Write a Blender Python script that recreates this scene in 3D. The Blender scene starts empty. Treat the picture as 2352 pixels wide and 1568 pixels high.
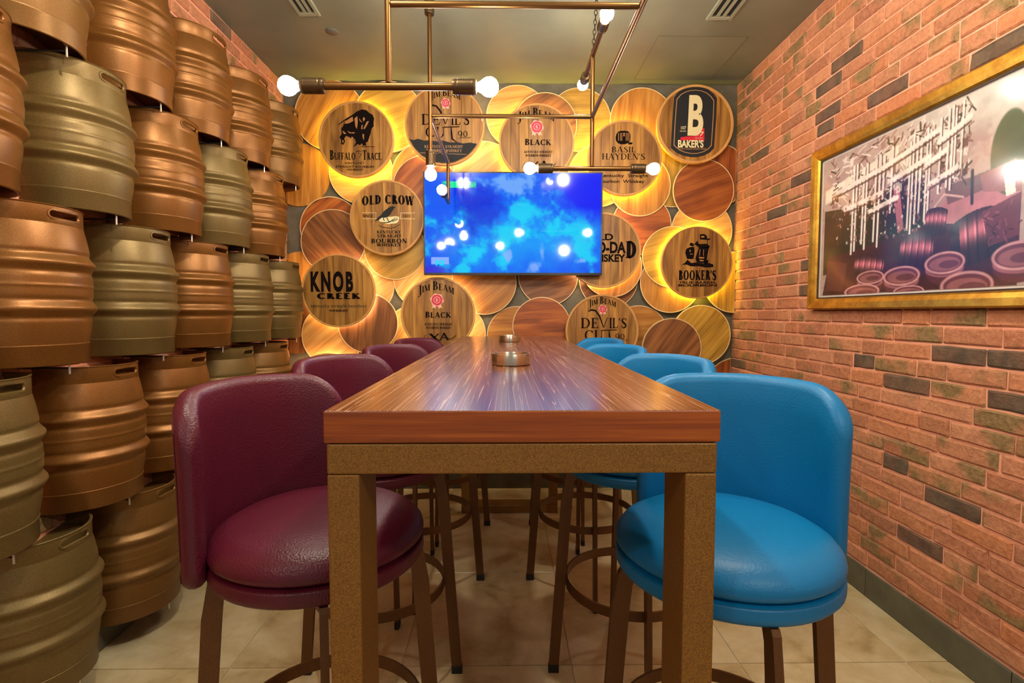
import bpy, bmesh, math, random
import numpy as np
from mathutils import Vector, Matrix

C = bpy.context.scene.collection
S = bpy.context.scene
PI = math.pi
rnd = random.Random(7)

# ------------------------------------------------------------------ camera, world, lights, exposure
FPX, CAMH, PITCH, YAW = 1180.0, 1.21, math.radians(3.2), math.radians(0.78)
cam_d = bpy.data.cameras.new('camera')
cam_d.sensor_width = 36.0
cam_d.lens = FPX / 2352 * 36.0
cam_d.clip_start = 0.05
cam = bpy.data.objects.new('camera', cam_d)
cam.location = (0, 0, CAMH)
cam.rotation_euler = (PI / 2 - PITCH, 0, -YAW)
C.objects.link(cam)
S.camera = cam

world = bpy.data.worlds.new('world')
world.use_nodes = True
S.world = world
world.node_tree.nodes['Background'].inputs[0].default_value = (1.0, 0.95, 0.88, 1)
world.node_tree.nodes['Background'].inputs[1].default_value = 0.34

S.view_settings.view_transform = 'Standard'
S.view_settings.look = 'None'
S.view_settings.exposure = 0.08
S.view_settings.gamma = 1.0
S.view_settings.use_curve_mapping = False

BULB_E = 190.0          # pendant bulbs
LED_E = 30.0           # strips behind the signs
TV_E = 1.05             # screen


def point_light(name, loc, power, rad, col):
    d = bpy.data.lights.new(name, 'POINT')
    d.energy = power
    d.shadow_soft_size = rad
    d.color = col
    o = bpy.data.objects.new(name, d)
    o.location = loc
    C.objects.link(o)
    return o


# the rest of the room's lamps: the second pendant hangs over the near end, behind the camera
point_light('near_pendant_light', (-0.75, -0.35, 2.15), 16, 0.05, (1.0, 0.95, 0.82))
point_light('near_pendant_light', (0.80, -0.30, 2.05), 26, 0.05, (1.0, 0.95, 0.82))
point_light('ceiling_spot_light', (0.62, 1.15, 2.62), 52, 0.04, (1.0, 0.92, 0.78))
point_light('ceiling_spot_light', (-0.45, 1.0, 2.62), 46, 0.04, (1.0, 0.92, 0.78))

# pixel of the photograph -> point of the room on a plane
_cy, _sy, _cp, _sp = math.cos(YAW), math.sin(YAW), math.cos(PITCH), math.sin(PITCH)
CF = Vector((_sy * _cp, _cy * _cp, -_sp))
CR = Vector((_cy, -_sy, 0))
CU = CR.cross(CF)


def W(px, py, x=None, y=None, z=None):
    d = CR * ((px - 1176) / FPX) - CU * ((py - 784) / FPX) + CF
    o = Vector((0, 0, CAMH))
    if y is not None:
        t = y / d.y
    elif x is not None:
        t = x / d.x
    else:
        t = (z - CAMH) / d.z
    return o + d * t


def project(p):
    q = Vector(p) - Vector((0, 0, CAMH))
    d = q.dot(CF)
    if d < 0.05:
        return None
    return 1176 + FPX * q.dot(CR) / d, 784 - FPX * q.dot(CU) / d, d


# ------------------------------------------------------------------ room numbers
XL, XR, YB, ZC, YF = -1.46, 1.55, 3.50, 2.725, -0.9


# ------------------------------------------------------------------ materials
def lin(c):
    c = c / 255.0
    return c / 12.92 if c <= 0.04045 else ((c + 0.055) / 1.055) ** 2.4


def rgb(r, g, b):
    return (lin(r), lin(g), lin(b), 1.0)


class NT:
    def __init__(self, name):
        self.m = bpy.data.materials.new(name)
        self.m.use_nodes = True
        self.t = self.m.node_tree
        self.t.nodes.clear()
        self.out = self.n('ShaderNodeOutputMaterial')

    def n(self, typ, _in=None, **kw):
        o = self.t.nodes.new(typ)
        for k, v in kw.items():
            setattr(o, k, v)
        for k, v in (_in or {}).items():
            if isinstance(v, bpy.types.NodeSocket):
                self.t.links.new(v, o.inputs[k])
            else:
                o.inputs[k].default_value = v
        return o

    def pbsdf(self, col, rough=0.5, metal=0.0, **extra):
        p = self.n('ShaderNodeBsdfPrincipled')
        for k, v in dict({'Base Color': col, 'Roughness': rough, 'Metallic': metal}, **extra).items():
            if isinstance(v, bpy.types.NodeSocket):
                self.t.links.new(v, p.inputs[k])
            else:
                p.inputs[k].default_value = v
        self.t.links.new(p.outputs[0], self.out.inputs[0])
        return p

    def coord(self, scale=(1, 1, 1), rand=0.0, which='Object'):
        tc = self.n('ShaderNodeTexCoord')
        v = tc.outputs[which]
        if rand:
            oi = self.n('ShaderNodeObjectInfo')
            mul = self.n('ShaderNodeMath', {0: oi.outputs['Random'], 1: rand}, operation='MULTIPLY')
            v = self.n('ShaderNodeVectorMath', {0: v, 1: mul.outputs[0]}, operation='ADD').outputs[0]
        return self.n('ShaderNodeMapping', {'Vector': v, 'Scale': scale}).outputs[0]

    def noise(self, vec, scale=5, detail=4, rough=0.6, dist=0.0):
        return self.n('ShaderNodeTexNoise', {'Vector': vec, 'Scale': scale, 'Detail': detail, 'Roughness': rough, 'Distortion': dist}).outputs[0]

    def ramp(self, fac, stops, interp='LINEAR'):
        r = self.n('ShaderNodeValToRGB', {0: fac})
        cr = r.color_ramp
        cr.interpolation = interp
        while len(cr.elements) < len(stops):
            cr.elements.new(0.5)
        for e, (p, c) in zip(cr.elements, stops):
            e.position = p
            e.color = c
        return r.outputs[0]

    def mix(self, fac, a, b, mode='MIX'):
        m = self.n('ShaderNodeMix', data_type='RGBA', blend_type=mode)
        for idx, v in ((0, fac), (6, a), (7, b)):
            if isinstance(v, bpy.types.NodeSocket):
                self.t.links.new(v, m.inputs[idx])
            else:
                m.inputs[idx].default_value = v
        return m.outputs[2]

    def math(self, op, a, b=0.0):
        return self.n('ShaderNodeMath', {0: a, 1: b}, operation=op).outputs[0]

    def bump(self, h, strength=0.3, dist=0.01):
        return self.n('ShaderNodeBump', {'Height': h, 'Strength': strength, 'Distance': dist}).outputs[0]


def plain(name, col, rough=0.5, metal=0.0, **extra):
    t = NT(name)
    t.pbsdf(col, rough, metal, **extra)
    return t.m


def emitter(name, col, strength):
    t = NT(name)
    e = t.n('ShaderNodeEmission', {'Color': col, 'Strength': strength})
    t.t.links.new(e.outputs[0], t.out.inputs[0])
    return t.m


def brick_mat(name, island=False, dark=False):
    t = NT(name)
    if island:
        r = t.n('ShaderNodeNewGeometry').outputs['Random Per Island']
    else:
        r = t.n('ShaderNodeObjectInfo').outputs['Random']
    vec = t.coord((1, 1, 1), which='Object')
    tc = t.n('ShaderNodeVectorMath', {0: vec, 1: t.n('ShaderNodeVectorMath', {0: (31.0, 17.0, 11.0)}, operation='SCALE').outputs[0]}, operation='ADD')
    sc = tc.inputs[1].links[0].from_node
    t.t.links.new(r, sc.inputs[3])
    v = tc.outputs[0]
    if dark:
        base = t.mix(t.ramp(t.noise(v, 14, 5, 0.65), [(0.35, (0, 0, 0, 1)), (0.7, (0.75, 0.75, 0.75, 1))]), t.ramp(r, [(0, rgb(58, 52, 42)), (0.5, rgb(76, 70, 52)), (1, rgb(84, 58, 46))]), rgb(128, 100, 76))
    else:
        base = t.ramp(r, [(0.0, rgb(198, 118, 74)), (0.2, rgb(206, 134, 92)), (0.36, rgb(178, 98, 66)),
                          (0.5, rgb(214, 142, 102)), (0.64, rgb(206, 116, 60)), (0.78, rgb(164, 90, 62)),
                          (0.9, rgb(206, 124, 72)), (1.0, rgb(136, 78, 58))])
    big = t.noise(v, 9, 3, 0.6)
    base = t.mix(t.ramp(big, [(0.35, (0, 0, 0, 1)), (0.75, (0.45, 0.45, 0.45, 1))]), base, rgb(150, 92, 62))
    mossf = t.noise(v, 6, 2, 0.5)
    r2 = t.math('FRACT', t.math('MULTIPLY', r, 13.7))
    sel = t.ramp(r2, [(0.42, (0, 0, 0, 1)), (0.52, (1, 1, 1, 1))])
    patch = t.ramp(mossf, [(0.48, (0, 0, 0, 1)), (0.60, (1, 1, 1, 1))])
    if not dark:
        base = t.mix(t.math('MULTIPLY', sel, patch), base, rgb(102, 90, 40))
    fine = t.noise(v, 60, 5, 0.7)
    base = t.mix(0.32, base, t.ramp(fine, [(0.3, rgb(126, 76, 52)), (0.7, rgb(236, 176, 130))]) if not dark else base)
    h = t.math('ADD', t.math('MULTIPLY', t.noise(v, 22, 5, 0.65), 1.0), t.math('MULTIPLY', fine, 0.4))
    t.pbsdf(base, 0.8, 0.0, Normal=t.bump(h, 0.9, 0.011))
    return t.m


def wood_mat(name, stops, rough=0.45, fine=60, rings=0.16, coat=0.0, rnd_val=0.25, grain=(11, 11, 1.0)):
    t = NT(name)
    vec = t.coord(grain, rand=40.0)
    n1 = t.noise(vec, 1.0, 6, 0.62, 1.6)
    n2 = t.noise(t.coord((grain[0] * 11, grain[1] * 11, grain[2] * 3), rand=23.0), 1.0, 3, 0.6)
    wv = t.n('ShaderNodeTexWave', {'Vector': t.coord((1.0, 1.0, 0.22), rand=17.0), 'Scale': 3.6, 'Distortion': 16.0, 'Detail': 3.0, 'Detail Scale': 1.2, 'Detail Roughness': 0.6}, wave_type='BANDS', bands_direction='X').outputs[1]
    f = t.math('ADD', t.math('MULTIPLY', n1, 1.0 - rings), t.math('MULTIPLY', wv, rings * 0.8))
    f = t.math('ADD', t.math('MULTIPLY', f, 0.66), t.math('MULTIPLY', n2, 0.36))
    col = t.ramp(f, stops)
    oi = t.n('ShaderNodeObjectInfo').outputs['Random']
    val = t.math('ADD', t.math('MULTIPLY', oi, rnd_val), 1.0 - rnd_val * 0.5)
    hsv = t.n('ShaderNodeHueSaturation', {'Color': col, 'Value': val})
    t.pbsdf(hsv.outputs[0], rough, 0.0, Normal=t.bump(f, 0.18, 0.004), **{'Coat Weight': coat, 'Coat Roughness': 0.15})
    return t.m


def speckle_mat(name, c1, c2, rough, metal, scale=240, bump=0.15):
    t = NT(name)
    vec = t.coord((1, 1, 1))
    f = t.noise(vec, scale, 3, 0.7)
    b = t.noise(vec, 5, 3, 0.5)
    col = t.mix(t.ramp(f, [(0.38, (0, 0, 0, 1)), (0.62, (1, 1, 1, 1))]), c1, c2)
    col = t.mix(t.math('MULTIPLY', b, 0.35), col, c1)
    t.pbsdf(col, rough, metal, Normal=t.bump(f, bump, 0.002))
    return t.m


def leather_mat(name, c1, c2, rough, bump=0.30):
    t = NT(name)
    vec = t.coord((1, 1, 1))
    v = t.n('ShaderNodeTexVoronoi', {'Vector': vec, 'Scale': 250.0, 'Randomness': 1.0}, feature='F1').outputs[0]
    n = t.noise(vec, 120, 3, 0.6)
    h = t.math('ADD', t.math('MULTIPLY', v, 0.8), t.math('MULTIPLY', n, 0.5))
    col = t.mix(t.noise(vec, 4, 2, 0.5), c1, c2)
    t.pbsdf(col, rough, 0.0, Normal=t.bump(h, bump, 0.0022), **{'Specular IOR Level': 0.4})
    return t.m


def vcol_mat(name, emit=0.0, rough=0.2, coat=0.0):
    t = NT(name)
    a = t.n('ShaderNodeAttribute', attribute_name='Col').outputs[0]
    if emit:
        t.pbsdf((0.004, 0.004, 0.006, 1), 0.05, 0.0, **{'Emission Color': a, 'Emission Strength': emit})
    else:
        t.pbsdf(a, rough, 0.0, **{'Coat Weight': coat, 'Coat Roughness': 0.08})
    return t.m


m_brick = brick_mat('brick_clay')
m_brick_i = brick_mat('brick_clay_field', island=True)
m_brick_d = brick_mat('brick_burnt', dark=True)
m_mortar = plain('mortar', rgb(232, 160, 128), 0.9)
t = NT('back_wall_paint')
t.pbsdf(t.ramp(t.noise(t.coord(), 12, 4), [(0.3, rgb(88, 80, 64)), (0.7, rgb(108, 100, 82))]), 0.75)
m_backwall = t.m
t = NT('ceiling_paint')
t.pbsdf(t.ramp(t.noise(t.coord(), 3, 4), [(0.3, rgb(116, 116, 98)), (0.7, rgb(130, 129, 108))]), 0.42)
m_ceiling = t.m
t = NT('floor_tile_stone')
v = t.coord((1.6, 1.6, 1.6), rand=30)
n1 = t.noise(v, 2.4, 5, 0.6, 0.8)
n2 = t.noise(v, 11, 5, 0.65)
col = t.ramp(t.math('ADD', t.math('MULTIPLY', n1, 0.75), t.math('MULTIPLY', n2, 0.25)),
             [(0.30, rgb(146, 122, 80)), (0.45, rgb(188, 166, 122)), (0.60, rgb(206, 188, 150)), (0.75, rgb(218, 204, 168))])
t.pbsdf(col, 0.33, 0.0, Normal=t.bump(n2, 0.08, 0.003))
m_tile = t.m
m_grout = plain('grout', rgb(196, 180, 146), 0.8)
t = NT('skirting_tile')
t.pbsdf(t.ramp(t.noise(t.coord(rand=9), 7, 5), [(0.3, rgb(74, 72, 58)), (0.7, rgb(100, 96, 76))]), 0.45)
m_skirt = t.m

m_keg = [speckle_mat('keg_bronze', rgb(112, 76, 32), rgb(138, 98, 46), 0.40, 0.48, 420, 0.015),
         speckle_mat('keg_copper', rgb(118, 74, 28), rgb(144, 94, 40), 0.37, 0.50, 420, 0.015),
         speckle_mat('keg_olive', rgb(104, 82, 42), rgb(130, 106, 58), 0.42, 0.45, 420, 0.015)]
m_rubber = plain('black_rubber', rgb(24, 22, 22), 0.6)
m_steelpin = plain('galvanised_pin', rgb(214, 200, 184), 0.35, 0.8)

WOODS = {
    'light': wood_mat('oak_light', [(0.32, rgb(166, 108, 46)), (0.5, rgb(200, 144, 74)), (0.68, rgb(224, 174, 104))]),
    'honey': wood_mat('oak_honey', [(0.32, rgb(134, 76, 22)), (0.5, rgb(180, 116, 42)), (0.68, rgb(206, 146, 68))]),
    'red': wood_mat('wood_orange', [(0.30, rgb(88, 38, 10)), (0.47, rgb(144, 70, 20)), (0.68, rgb(182, 104, 40))], rings=0.24),
    'brown': wood_mat('wood_brown', [(0.30, rgb(68, 36, 14)), (0.47, rgb(116, 68, 30)), (0.68, rgb(156, 100, 50))], rings=0.24),
    'olive': wood_mat('oak_olive', [(0.32, rgb(132, 92, 24)), (0.5, rgb(176, 130, 42)), (0.68, rgb(204, 158, 66))]),
}
m_edge = wood_mat('disc_edge_wood', [(0.25, rgb(206, 170, 116)), (0.75, rgb(236, 208, 160))], rings=0.1)
m_stave = wood_mat('stave_oak', [(0.30, rgb(104, 60, 14)), (0.48, rgb(154, 102, 36)), (0.70, rgb(190, 138, 60))], rings=0.3, rnd_val=0.5, grain=(22, 22, 1.4))
m_rim = wood_mat('sign_rim_oak', [(0.25, rgb(172, 116, 54)), (0.75, rgb(212, 158, 92))], rings=0.1)
m_ink = plain('print_dark_brown', rgb(20, 11, 9), 0.9, **{'Specular IOR Level': 0.1})
m_inkgreen = plain('print_dark_green', rgb(40, 46, 24), 0.9)
m_black = plain('print_black', rgb(20, 18, 20), 0.7)
m_cream = plain('print_cream', rgb(226, 208, 156), 0.5)
m_red = plain('print_red', rgb(206, 22, 46), 0.5)
m_seal = plain('print_wax_red', rgb(200, 40, 72), 0.5)
m_pink = plain('print_pink', rgb(236, 170, 150), 0.5)
m_gold = plain('print_gold', rgb(168, 124, 78), 0.5)
m_woodink = plain('print_wood_tone', rgb(168, 112, 56), 0.5)
m_led_y = emitter('led_yellow', (1.0, 0.82, 0.09, 1), LED_E * 1.7)
m_led_w = emitter('led_warm', (1.0, 0.71, 0.38, 1), LED_E)
m_bulb = emitter('bulb_glow', (1.0, 0.955, 0.83, 1), BULB_E)
m_pipe = plain('bronze_pipe', rgb(118, 82, 44), 0.34, 0.9)
m_socket = plain('bronze_socket', rgb(96, 76, 52), 0.36, 0.85)
m_chain = plain('chain_steel', rgb(60, 52, 44), 0.4, 0.8)
m_steel = plain('brushed_steel', rgb(196, 184, 164), 0.24, 1.0)
m_blackpl = plain('black_plastic', rgb(18, 18, 22), 0.25)
m_maroon = leather_mat('maroon_leather', rgb(90, 20, 40), rgb(76, 14, 32), 0.38)
m_blue = leather_mat('blue_leather', rgb(0, 118, 174), rgb(0, 104, 160), 0.44, 0.14)
m_frame = speckle_mat('bronze_powder_coat', rgb(98, 64, 18), rgb(168, 120, 46), 0.42, 0.30, 800, 0.10)
m_leg = speckle_mat('stool_bronze', rgb(86, 54, 24), rgb(118, 78, 36), 0.4, 0.4, 700, 0.08)
m_gilt = speckle_mat('gilt_frame', rgb(172, 120, 30), rgb(212, 162, 56), 0.30, 0.70, 16, 0.04)
m_lip = plain('frame_lip', rgb(60, 40, 26), 0.4)
m_mount = plain('photo_margin', rgb(222, 212, 204), 0.5)
m_vent = plain('vent_enamel', rgb(150, 148, 122), 0.45)
m_ventdark = plain('vent_throat', rgb(30, 28, 26), 0.8)
m_print = vcol_mat('sepia_print', 0, 0.35)
m_tv = vcol_mat('tv_picture', TV_E, 0.10)
t = NT('picture_glass')
fc = t.n('ShaderNodeLayerWeight', {'Blend': 0.5}).outputs['Facing']
fr = t.math('ADD', t.math('MULTIPLY', t.math('POWER', fc, 5.0), 0.5), 0.04).node
tr = t.n('ShaderNodeBsdfTransparent')
gl = t.n('ShaderNodeBsdfGlossy', {'Roughness': 0.11})
mx = t.n('ShaderNodeMixShader', {0: fr.outputs[0], 1: tr.outputs[0], 2: gl.outputs[0]})
t.t.links.new(mx.outputs[0], t.out.inputs[0])
m_glass = t.m

# table top: long grain with pale open pores
t = NT('table_top_wood')
v = t.coord((26, 1.1, 26))
n1 = t.noise(v, 1.0, 5, 0.6, 0.5)
v2 = t.coord((95, 0.9, 95))
n2 = t.noise(v2, 1.0, 2, 0.5, 0.6)
col = t.ramp(n1, [(0.28, rgb(78, 34, 12)), (0.5, rgb(100, 48, 18)), (0.72, rgb(122, 66, 30))])
pore = t.ramp(n2, [(0.482, (0, 0, 0, 1)), (0.497, (1, 1, 1, 1)), (0.503, (1, 1, 1, 1)), (0.518, (0, 0, 0, 1))])
col = t.mix(t.math('MULTIPLY', pore, 0.46), col, rgb(222, 178, 134))
t.pbsdf(col, t.math('ADD', t.math('MULTIPLY', n1, 0.12), 0.15), 0.0, Normal=t.bump(pore, 0.05, 0.002), **{'Specular IOR Level': 1.0})
m_top = t.m
t = NT('table_edge_wood')
n1 = t.noise(t.coord((2.0, 2.0, 60)), 1.0, 5, 0.6, 0.6)
t.pbsdf(t.ramp(n1, [(0.28, rgb(84, 32, 2)), (0.5, rgb(142, 66, 6)), (0.75, rgb(188, 102, 20))]), 0.45, 0.0, Normal=t.bump(n1, 0.1, 0.003))
m_topedge = t.m


# ------------------------------------------------------------------ geometry helpers
class G:
    def __init__(self):
        self.v, self.f, self.mi = [], [], []

    def add(self, vs, fs, mi=0):
        b = len(self.v)
        self.v += [tuple(p) for p in vs]
        self.f += [tuple(i + b for i in f) for f in fs]
        self.mi += [mi] * len(fs)
        return self

    def box(self, x0, x1, y0, y1, z0, z1, mi=0):
        vs = [(x0, y0, z0), (x1, y0, z0), (x1, y1, z0), (x0, y1, z0), (x0, y0, z1), (x1, y0, z1), (x1, y1, z1), (x0, y1, z1)]
        return self.add(vs, [(3, 2, 1, 0), (4, 5, 6, 7), (0, 1, 5, 4), (1, 2, 6, 5), (2, 3, 7, 6), (3, 0, 4, 7)], mi)

    def tube(self, pts, r, n=10, mi=0, closed=False):
        pts = [Vector(p) for p in pts]
        rs = r if isinstance(r, (list, tuple)) else [r] * len(pts)
        vs, fs = [], []
        k = len(pts)
        ref = None
        for i, p in enumerate(pts):
            a = pts[(i - 1) % k] if (closed or i > 0) else p
            b = pts[(i + 1) % k] if (closed or i < k - 1) else p
            d = (b - a).normalized()
            if ref is None or abs(ref.dot(d)) > 0.98:
                ref = Vector((0, 0, 1)) if abs(d.z) < 0.9 else Vector((1, 0, 0))
            u = (ref - d * ref.dot(d)).normalized()
            w = d.cross(u)
            ref = u
            for j in range(n):
                an = 2 * PI * j / n
                vs.append(p + (u * math.cos(an) + w * math.sin(an)) * rs[i])
        m = k if closed else k - 1
        for i in range(m):
            for j in range(n):
                i2, j2 = (i + 1) % k, (j + 1) % n
                fs.append((i * n + j, i2 * n + j, i2 * n + j2, i * n + j2)[::-1])
        if not closed:
            fs.append(tuple(range(n)))
            fs.append(tuple((k - 1) * n + j for j in range(n))[::-1])
        return self.add(vs, fs, mi)

    def lathe(self, prof, n=32, a0=0.0, a1=2 * PI, mi=0, axis='z', org=(0, 0, 0)):
        full = abs(a1 - a0 - 2 * PI) < 1e-6
        m = n if full else n + 1
        vs, fs = [], []
        for i in range(m):
            a = a0 + (a1 - a0) * i / n
            ca, sa = math.cos(a), math.sin(a)
            for (r, z) in prof:
                if axis == 'z':
                    p = (r * ca, r * sa, z)
                elif axis == 'x':
                    p = (z, r * ca, r * sa)
                else:
                    p = (r * sa, z, r * ca)
                vs.append((p[0] + org[0], p[1] + org[1], p[2] + org[2]))
        k = len(prof)
        for i in range(n):
            i2 = (i + 1) % m
            for j in range(k - 1):
                fs.append((i * k + j, i2 * k + j, i2 * k + j + 1, i * k + j + 1))
        return self.add(vs, fs, mi)

    def prism(self, poly, y0, y1, mi=0):
        """poly of (x, z), front face at y0, back at y1"""
        k = len(poly)
        vs = [(x, y0, z) for x, z in poly] + [(x, y1, z) for x, z in poly]
        fs = [tuple(range(k)), tuple(range(2 * k - 1, k - 1, -1))]
        fs += [(i, (i + 1) % k + 0, (i + 1) % k + k, i + k)[::-1] for i in range(k)]
        return self.add(vs, fs, mi)

    def mesh(self, name, mats, smooth=False, bevel=0.0, merge=False, fixn=True, seg=2):
        me = bpy.data.meshes.new(name)
        me.from_pydata(self.v, [], self.f)
        if not isinstance(mats, (list, tuple)):
            mats = [mats]
        for m in mats:
            me.materials.append(m)
        if len(mats) > 1:
            me.polygons.foreach_set('material_index', self.mi)
        if bevel or merge or fixn:
            bm = bmesh.new()
            bm.from_mesh(me)
            if merge or bevel:
                bmesh.ops.remove_doubles(bm, verts=bm.verts, dist=1e-5)
            if fixn:
                bmesh.ops.recalc_face_normals(bm, faces=bm.faces)
            if bevel:
                es = [e for e in bm.edges if len(e.link_faces) == 2 and e.calc_face_angle(0) > 0.5]
                bmesh.ops.bevel(bm, geom=es, offset=bevel, segments=seg, affect='EDGES', profile=0.5, clamp_overlap=True)
            bm.to_mesh(me)
            bm.free()
        if smooth:
            me.polygons.foreach_set('use_smooth', [True] * len(me.polygons))
            try:
                me.set_sharp_from_angle(angle=math.radians(38))
            except Exception:
                pass
        me.update()
        return me

    def build(self, name, mats, parent=None, loc=(0, 0, 0), **kw):
        return link(name, self.mesh(name, mats, **kw), parent, loc)


def link(name, me, parent=None, loc=(0, 0, 0), rot=None):
    o = bpy.data.objects.new(name, me)
    C.objects.link(o)
    o.parent = parent
    o.location = loc
    if rot:
        o.rotation_euler = rot
    return o


def tag(o, label, cat, group=None):
    o['label'] = label
    o['category'] = cat
    if group:
        o['group'] = group
    return o


def thing(name, label, cat, loc=(0, 0, 0), rot=None, group=None):
    o = link(name, None, None, loc, rot)
    o.empty_display_size = 0.05
    return tag(o, label, cat, group)


def struct(o, kind='structure'):
    o['kind'] = kind
    return o


def copy_tree(src, loc, rot=None, label=None):
    r = src.copy()
    C.objects.link(r)
    r.location = loc
    if rot:
        r.rotation_euler = rot
    if label:
        r['label'] = label
    for ch in list(src.children):
        c = ch.copy()
        C.objects.link(c)
        c.parent = r
        for g in list(ch.children):
            d = g.copy()
            C.objects.link(d)
            d.parent = c
    return r


# ------------------------------------------------------------------ room shell
struct(G().box(XL - 0.12, XR + 0.12, YF, YB + 0.12, -0.12, -0.004).build('floor', m_grout))
floor_o = bpy.data.objects['floor']
TX, TY = 0.5835, 0.633
tile_me = {}
for i in range(-2, 5):
    for j in range(-4, 4):
        x0, x1 = -0.94 + TX * i, -0.94 + TX * (i + 1)
        y0, y1 = 1.702 + TY * j, 1.702 + TY * (j + 1)
        x0, x1, y0, y1 = max(x0, XL + 0.002), min(x1, XR - 0.002), max(y0, YF), min(y1, YB - 0.002)
        if x1 - x0 < 0.03 or y1 - y0 < 0.03:
            continue
        w, d = x1 - x0 - 0.004, y1 - y0 - 0.004
        key = (round(w, 4), round(d, 4))
        if key not in tile_me:
            tile_me[key] = G().box(-w / 2, w / 2, -d / 2, d / 2, -0.010, 0.0).mesh('tile', m_tile, bevel=0.0015, seg=1)
        link('tile', tile_me[key], floor_o, ((x0 + x1) / 2, (y0 + y1) / 2, rnd.uniform(-0.0004, 0.0004)))

struct(G().box(XL - 0.12, XR + 0.12, YF, YB + 0.12, ZC, ZC + 0.12).build('ceiling', m_ceiling))
struct(G().box(XL - 0.12, XR + 0.12, YB, YB + 0.12, -0.004, ZC).build('wall_back', m_backwall))
wall_r = struct(G().box(XR + 0.006, XR + 0.12, YF, YB, 0.0, ZC).build('wall_right', m_mortar))
wall_l = struct(G().box(XL - 0.12, XL - 0.006, YF, YB, 0.0, ZC).build('wall_left', m_mortar))


# bricks: slightly irregular slips, four lengths by four shapes
def brick_mesh(L, hgt, seed, mat):
    q = random.Random(seed)
    h, l = hgt / 2, L / 2
    out = [(-l + .003, -h), (-l * .3, -h), (l * .35, -h), (l - .003, -h), (l, -h + .004), (l, h - .004), (l - .004, h), (l * .3, h), (-l * .35, h), (-l + .003, h), (-l, h - .003), (-l, -h + .003)]
    out = [(a + q.uniform(-.0022, .0022), b + q.uniform(-.0022, .0022)) for a, b in out]
    k = len(out)
    vs = [(0.016, a, b) for a, b in out] + [(q.uniform(.003, .006), a, b) for a, b in out]
    vs += [(q.uniform(-.0025, .001), a * (1 - .009 / l), b * (1 - .006 / h)) for a, b in out]
    fs = []
    for r in range(2):
        for i in range(k):
            j = (i + 1) % k
            fs.append((r * k + i, r * k + j, (r + 1) * k + j, (r + 1) * k + i))
    fs.append(tuple(range(2 * k, 3 * k)))
    g = G().add(vs, fs)
    return g, g.mesh('brick', mat)


LENS = (0.212, 0.196, 0.224, 0.128)
PITCHZ, BH = (ZC - 0.122) / 40, 0.0582
VAR = {}
for L in LENS:
    for s in range(4):
        g1, me = brick_mesh(L, BH, hash((L, s)) % 9999 + s, m_brick)
        med = me.copy()
        med.materials[0] = m_brick_d
        VAR[(L, s)] = (g1, me, med)

DARK_R = [(1949, 119), (1917, 167), (2290, 87), (2252, 128), (1869, 286), (2060, 204), (1898, 296), (1854, 400), (1762, 348), (1784, 502),
          (1995, 845), (2132, 896), (2266, 920), (2173, 788), (2335, 845), (2026, 1072), (2204, 1182), (1845, 610), (1850, 660), (2075, 1240), (1706, 843), (2010, 210)]
DARK_L = [(398, 40), (520, 60), (590, 175)]


def lay(side):
    xw = XR if side == 'R' else XL
    wall = wall_r if side == 'R' else wall_l
    darks = [W(px, py, x=xw) for px, py in (DARK_R if side == 'R' else DARK_L)]
    q = random.Random(3 if side == 'R' else 5)
    items = []
    z = 0.121 + PITCHZ / 2
    row = 0
    while z + BH / 2 < ZC:
        y = YB - 0.003 - (0.0 if row % 2 else 0.11)
        first = True
        while y > YF + 0.3:
            L = q.choice((LENS[0], LENS[0], LENS[0], LENS[1], LENS[2], LENS[2], LENS[3])) if not (first and row % 2) else LENS[0]
            if first and row % 2 == 0:
                y = YB - 0.003
                L = LENS[3]
            first = False
            items.append([y - L / 2, z, L, q.randrange(4), q.uniform(-.0015, .0015)])
            y -= L + 0.0065
        z += PITCHZ
        row += 1
    dark = set()
    for d in darks:
        dark.add(min(range(len(items)), key=lambda i: (items[i][0] - d.y) ** 2 + 4 * (items[i][1] - d.z) ** 2))
    def size(it):
        p = project((xw, it[0], it[1]))
        if p is None or not (-60 < p[0] < 2412 and -40 < p[1] < 1608):
            return 0
        s = 1.0 / p[2] ** 2
        if side == 'L':
            s += 50 if it[1] > 2.40 or it[0] > 3.3 else 0
        return s
    order = sorted(range(len(items)), key=lambda i: -size(items[i]))
    single = set(i for i in order[:300] if size(items[i]) > 0)
    rest = G()
    for i, (y, zz, L, s, dx) in enumerate(items):
        g1, me, med = VAR[(L, s)]
        if i in single:
            o = link('brick', med if i in dark else me, wall, (xw + (dx if side == 'R' else -dx), y, zz))
            if side == 'L':
                o.rotation_euler = (0, 0, PI)
        else:
            sg = 1 if side == 'R' else -1
            rest.add([(xw + sg * (a + dx), y + sg * b, zz + c) for a, b, c in g1.v], g1.f, 1 if i in dark else 0)
    struct(rest.build('brick_field', [m_brick_i, m_brick_d], wall), 'stuff')


lay('R')
lay('L')

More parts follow.
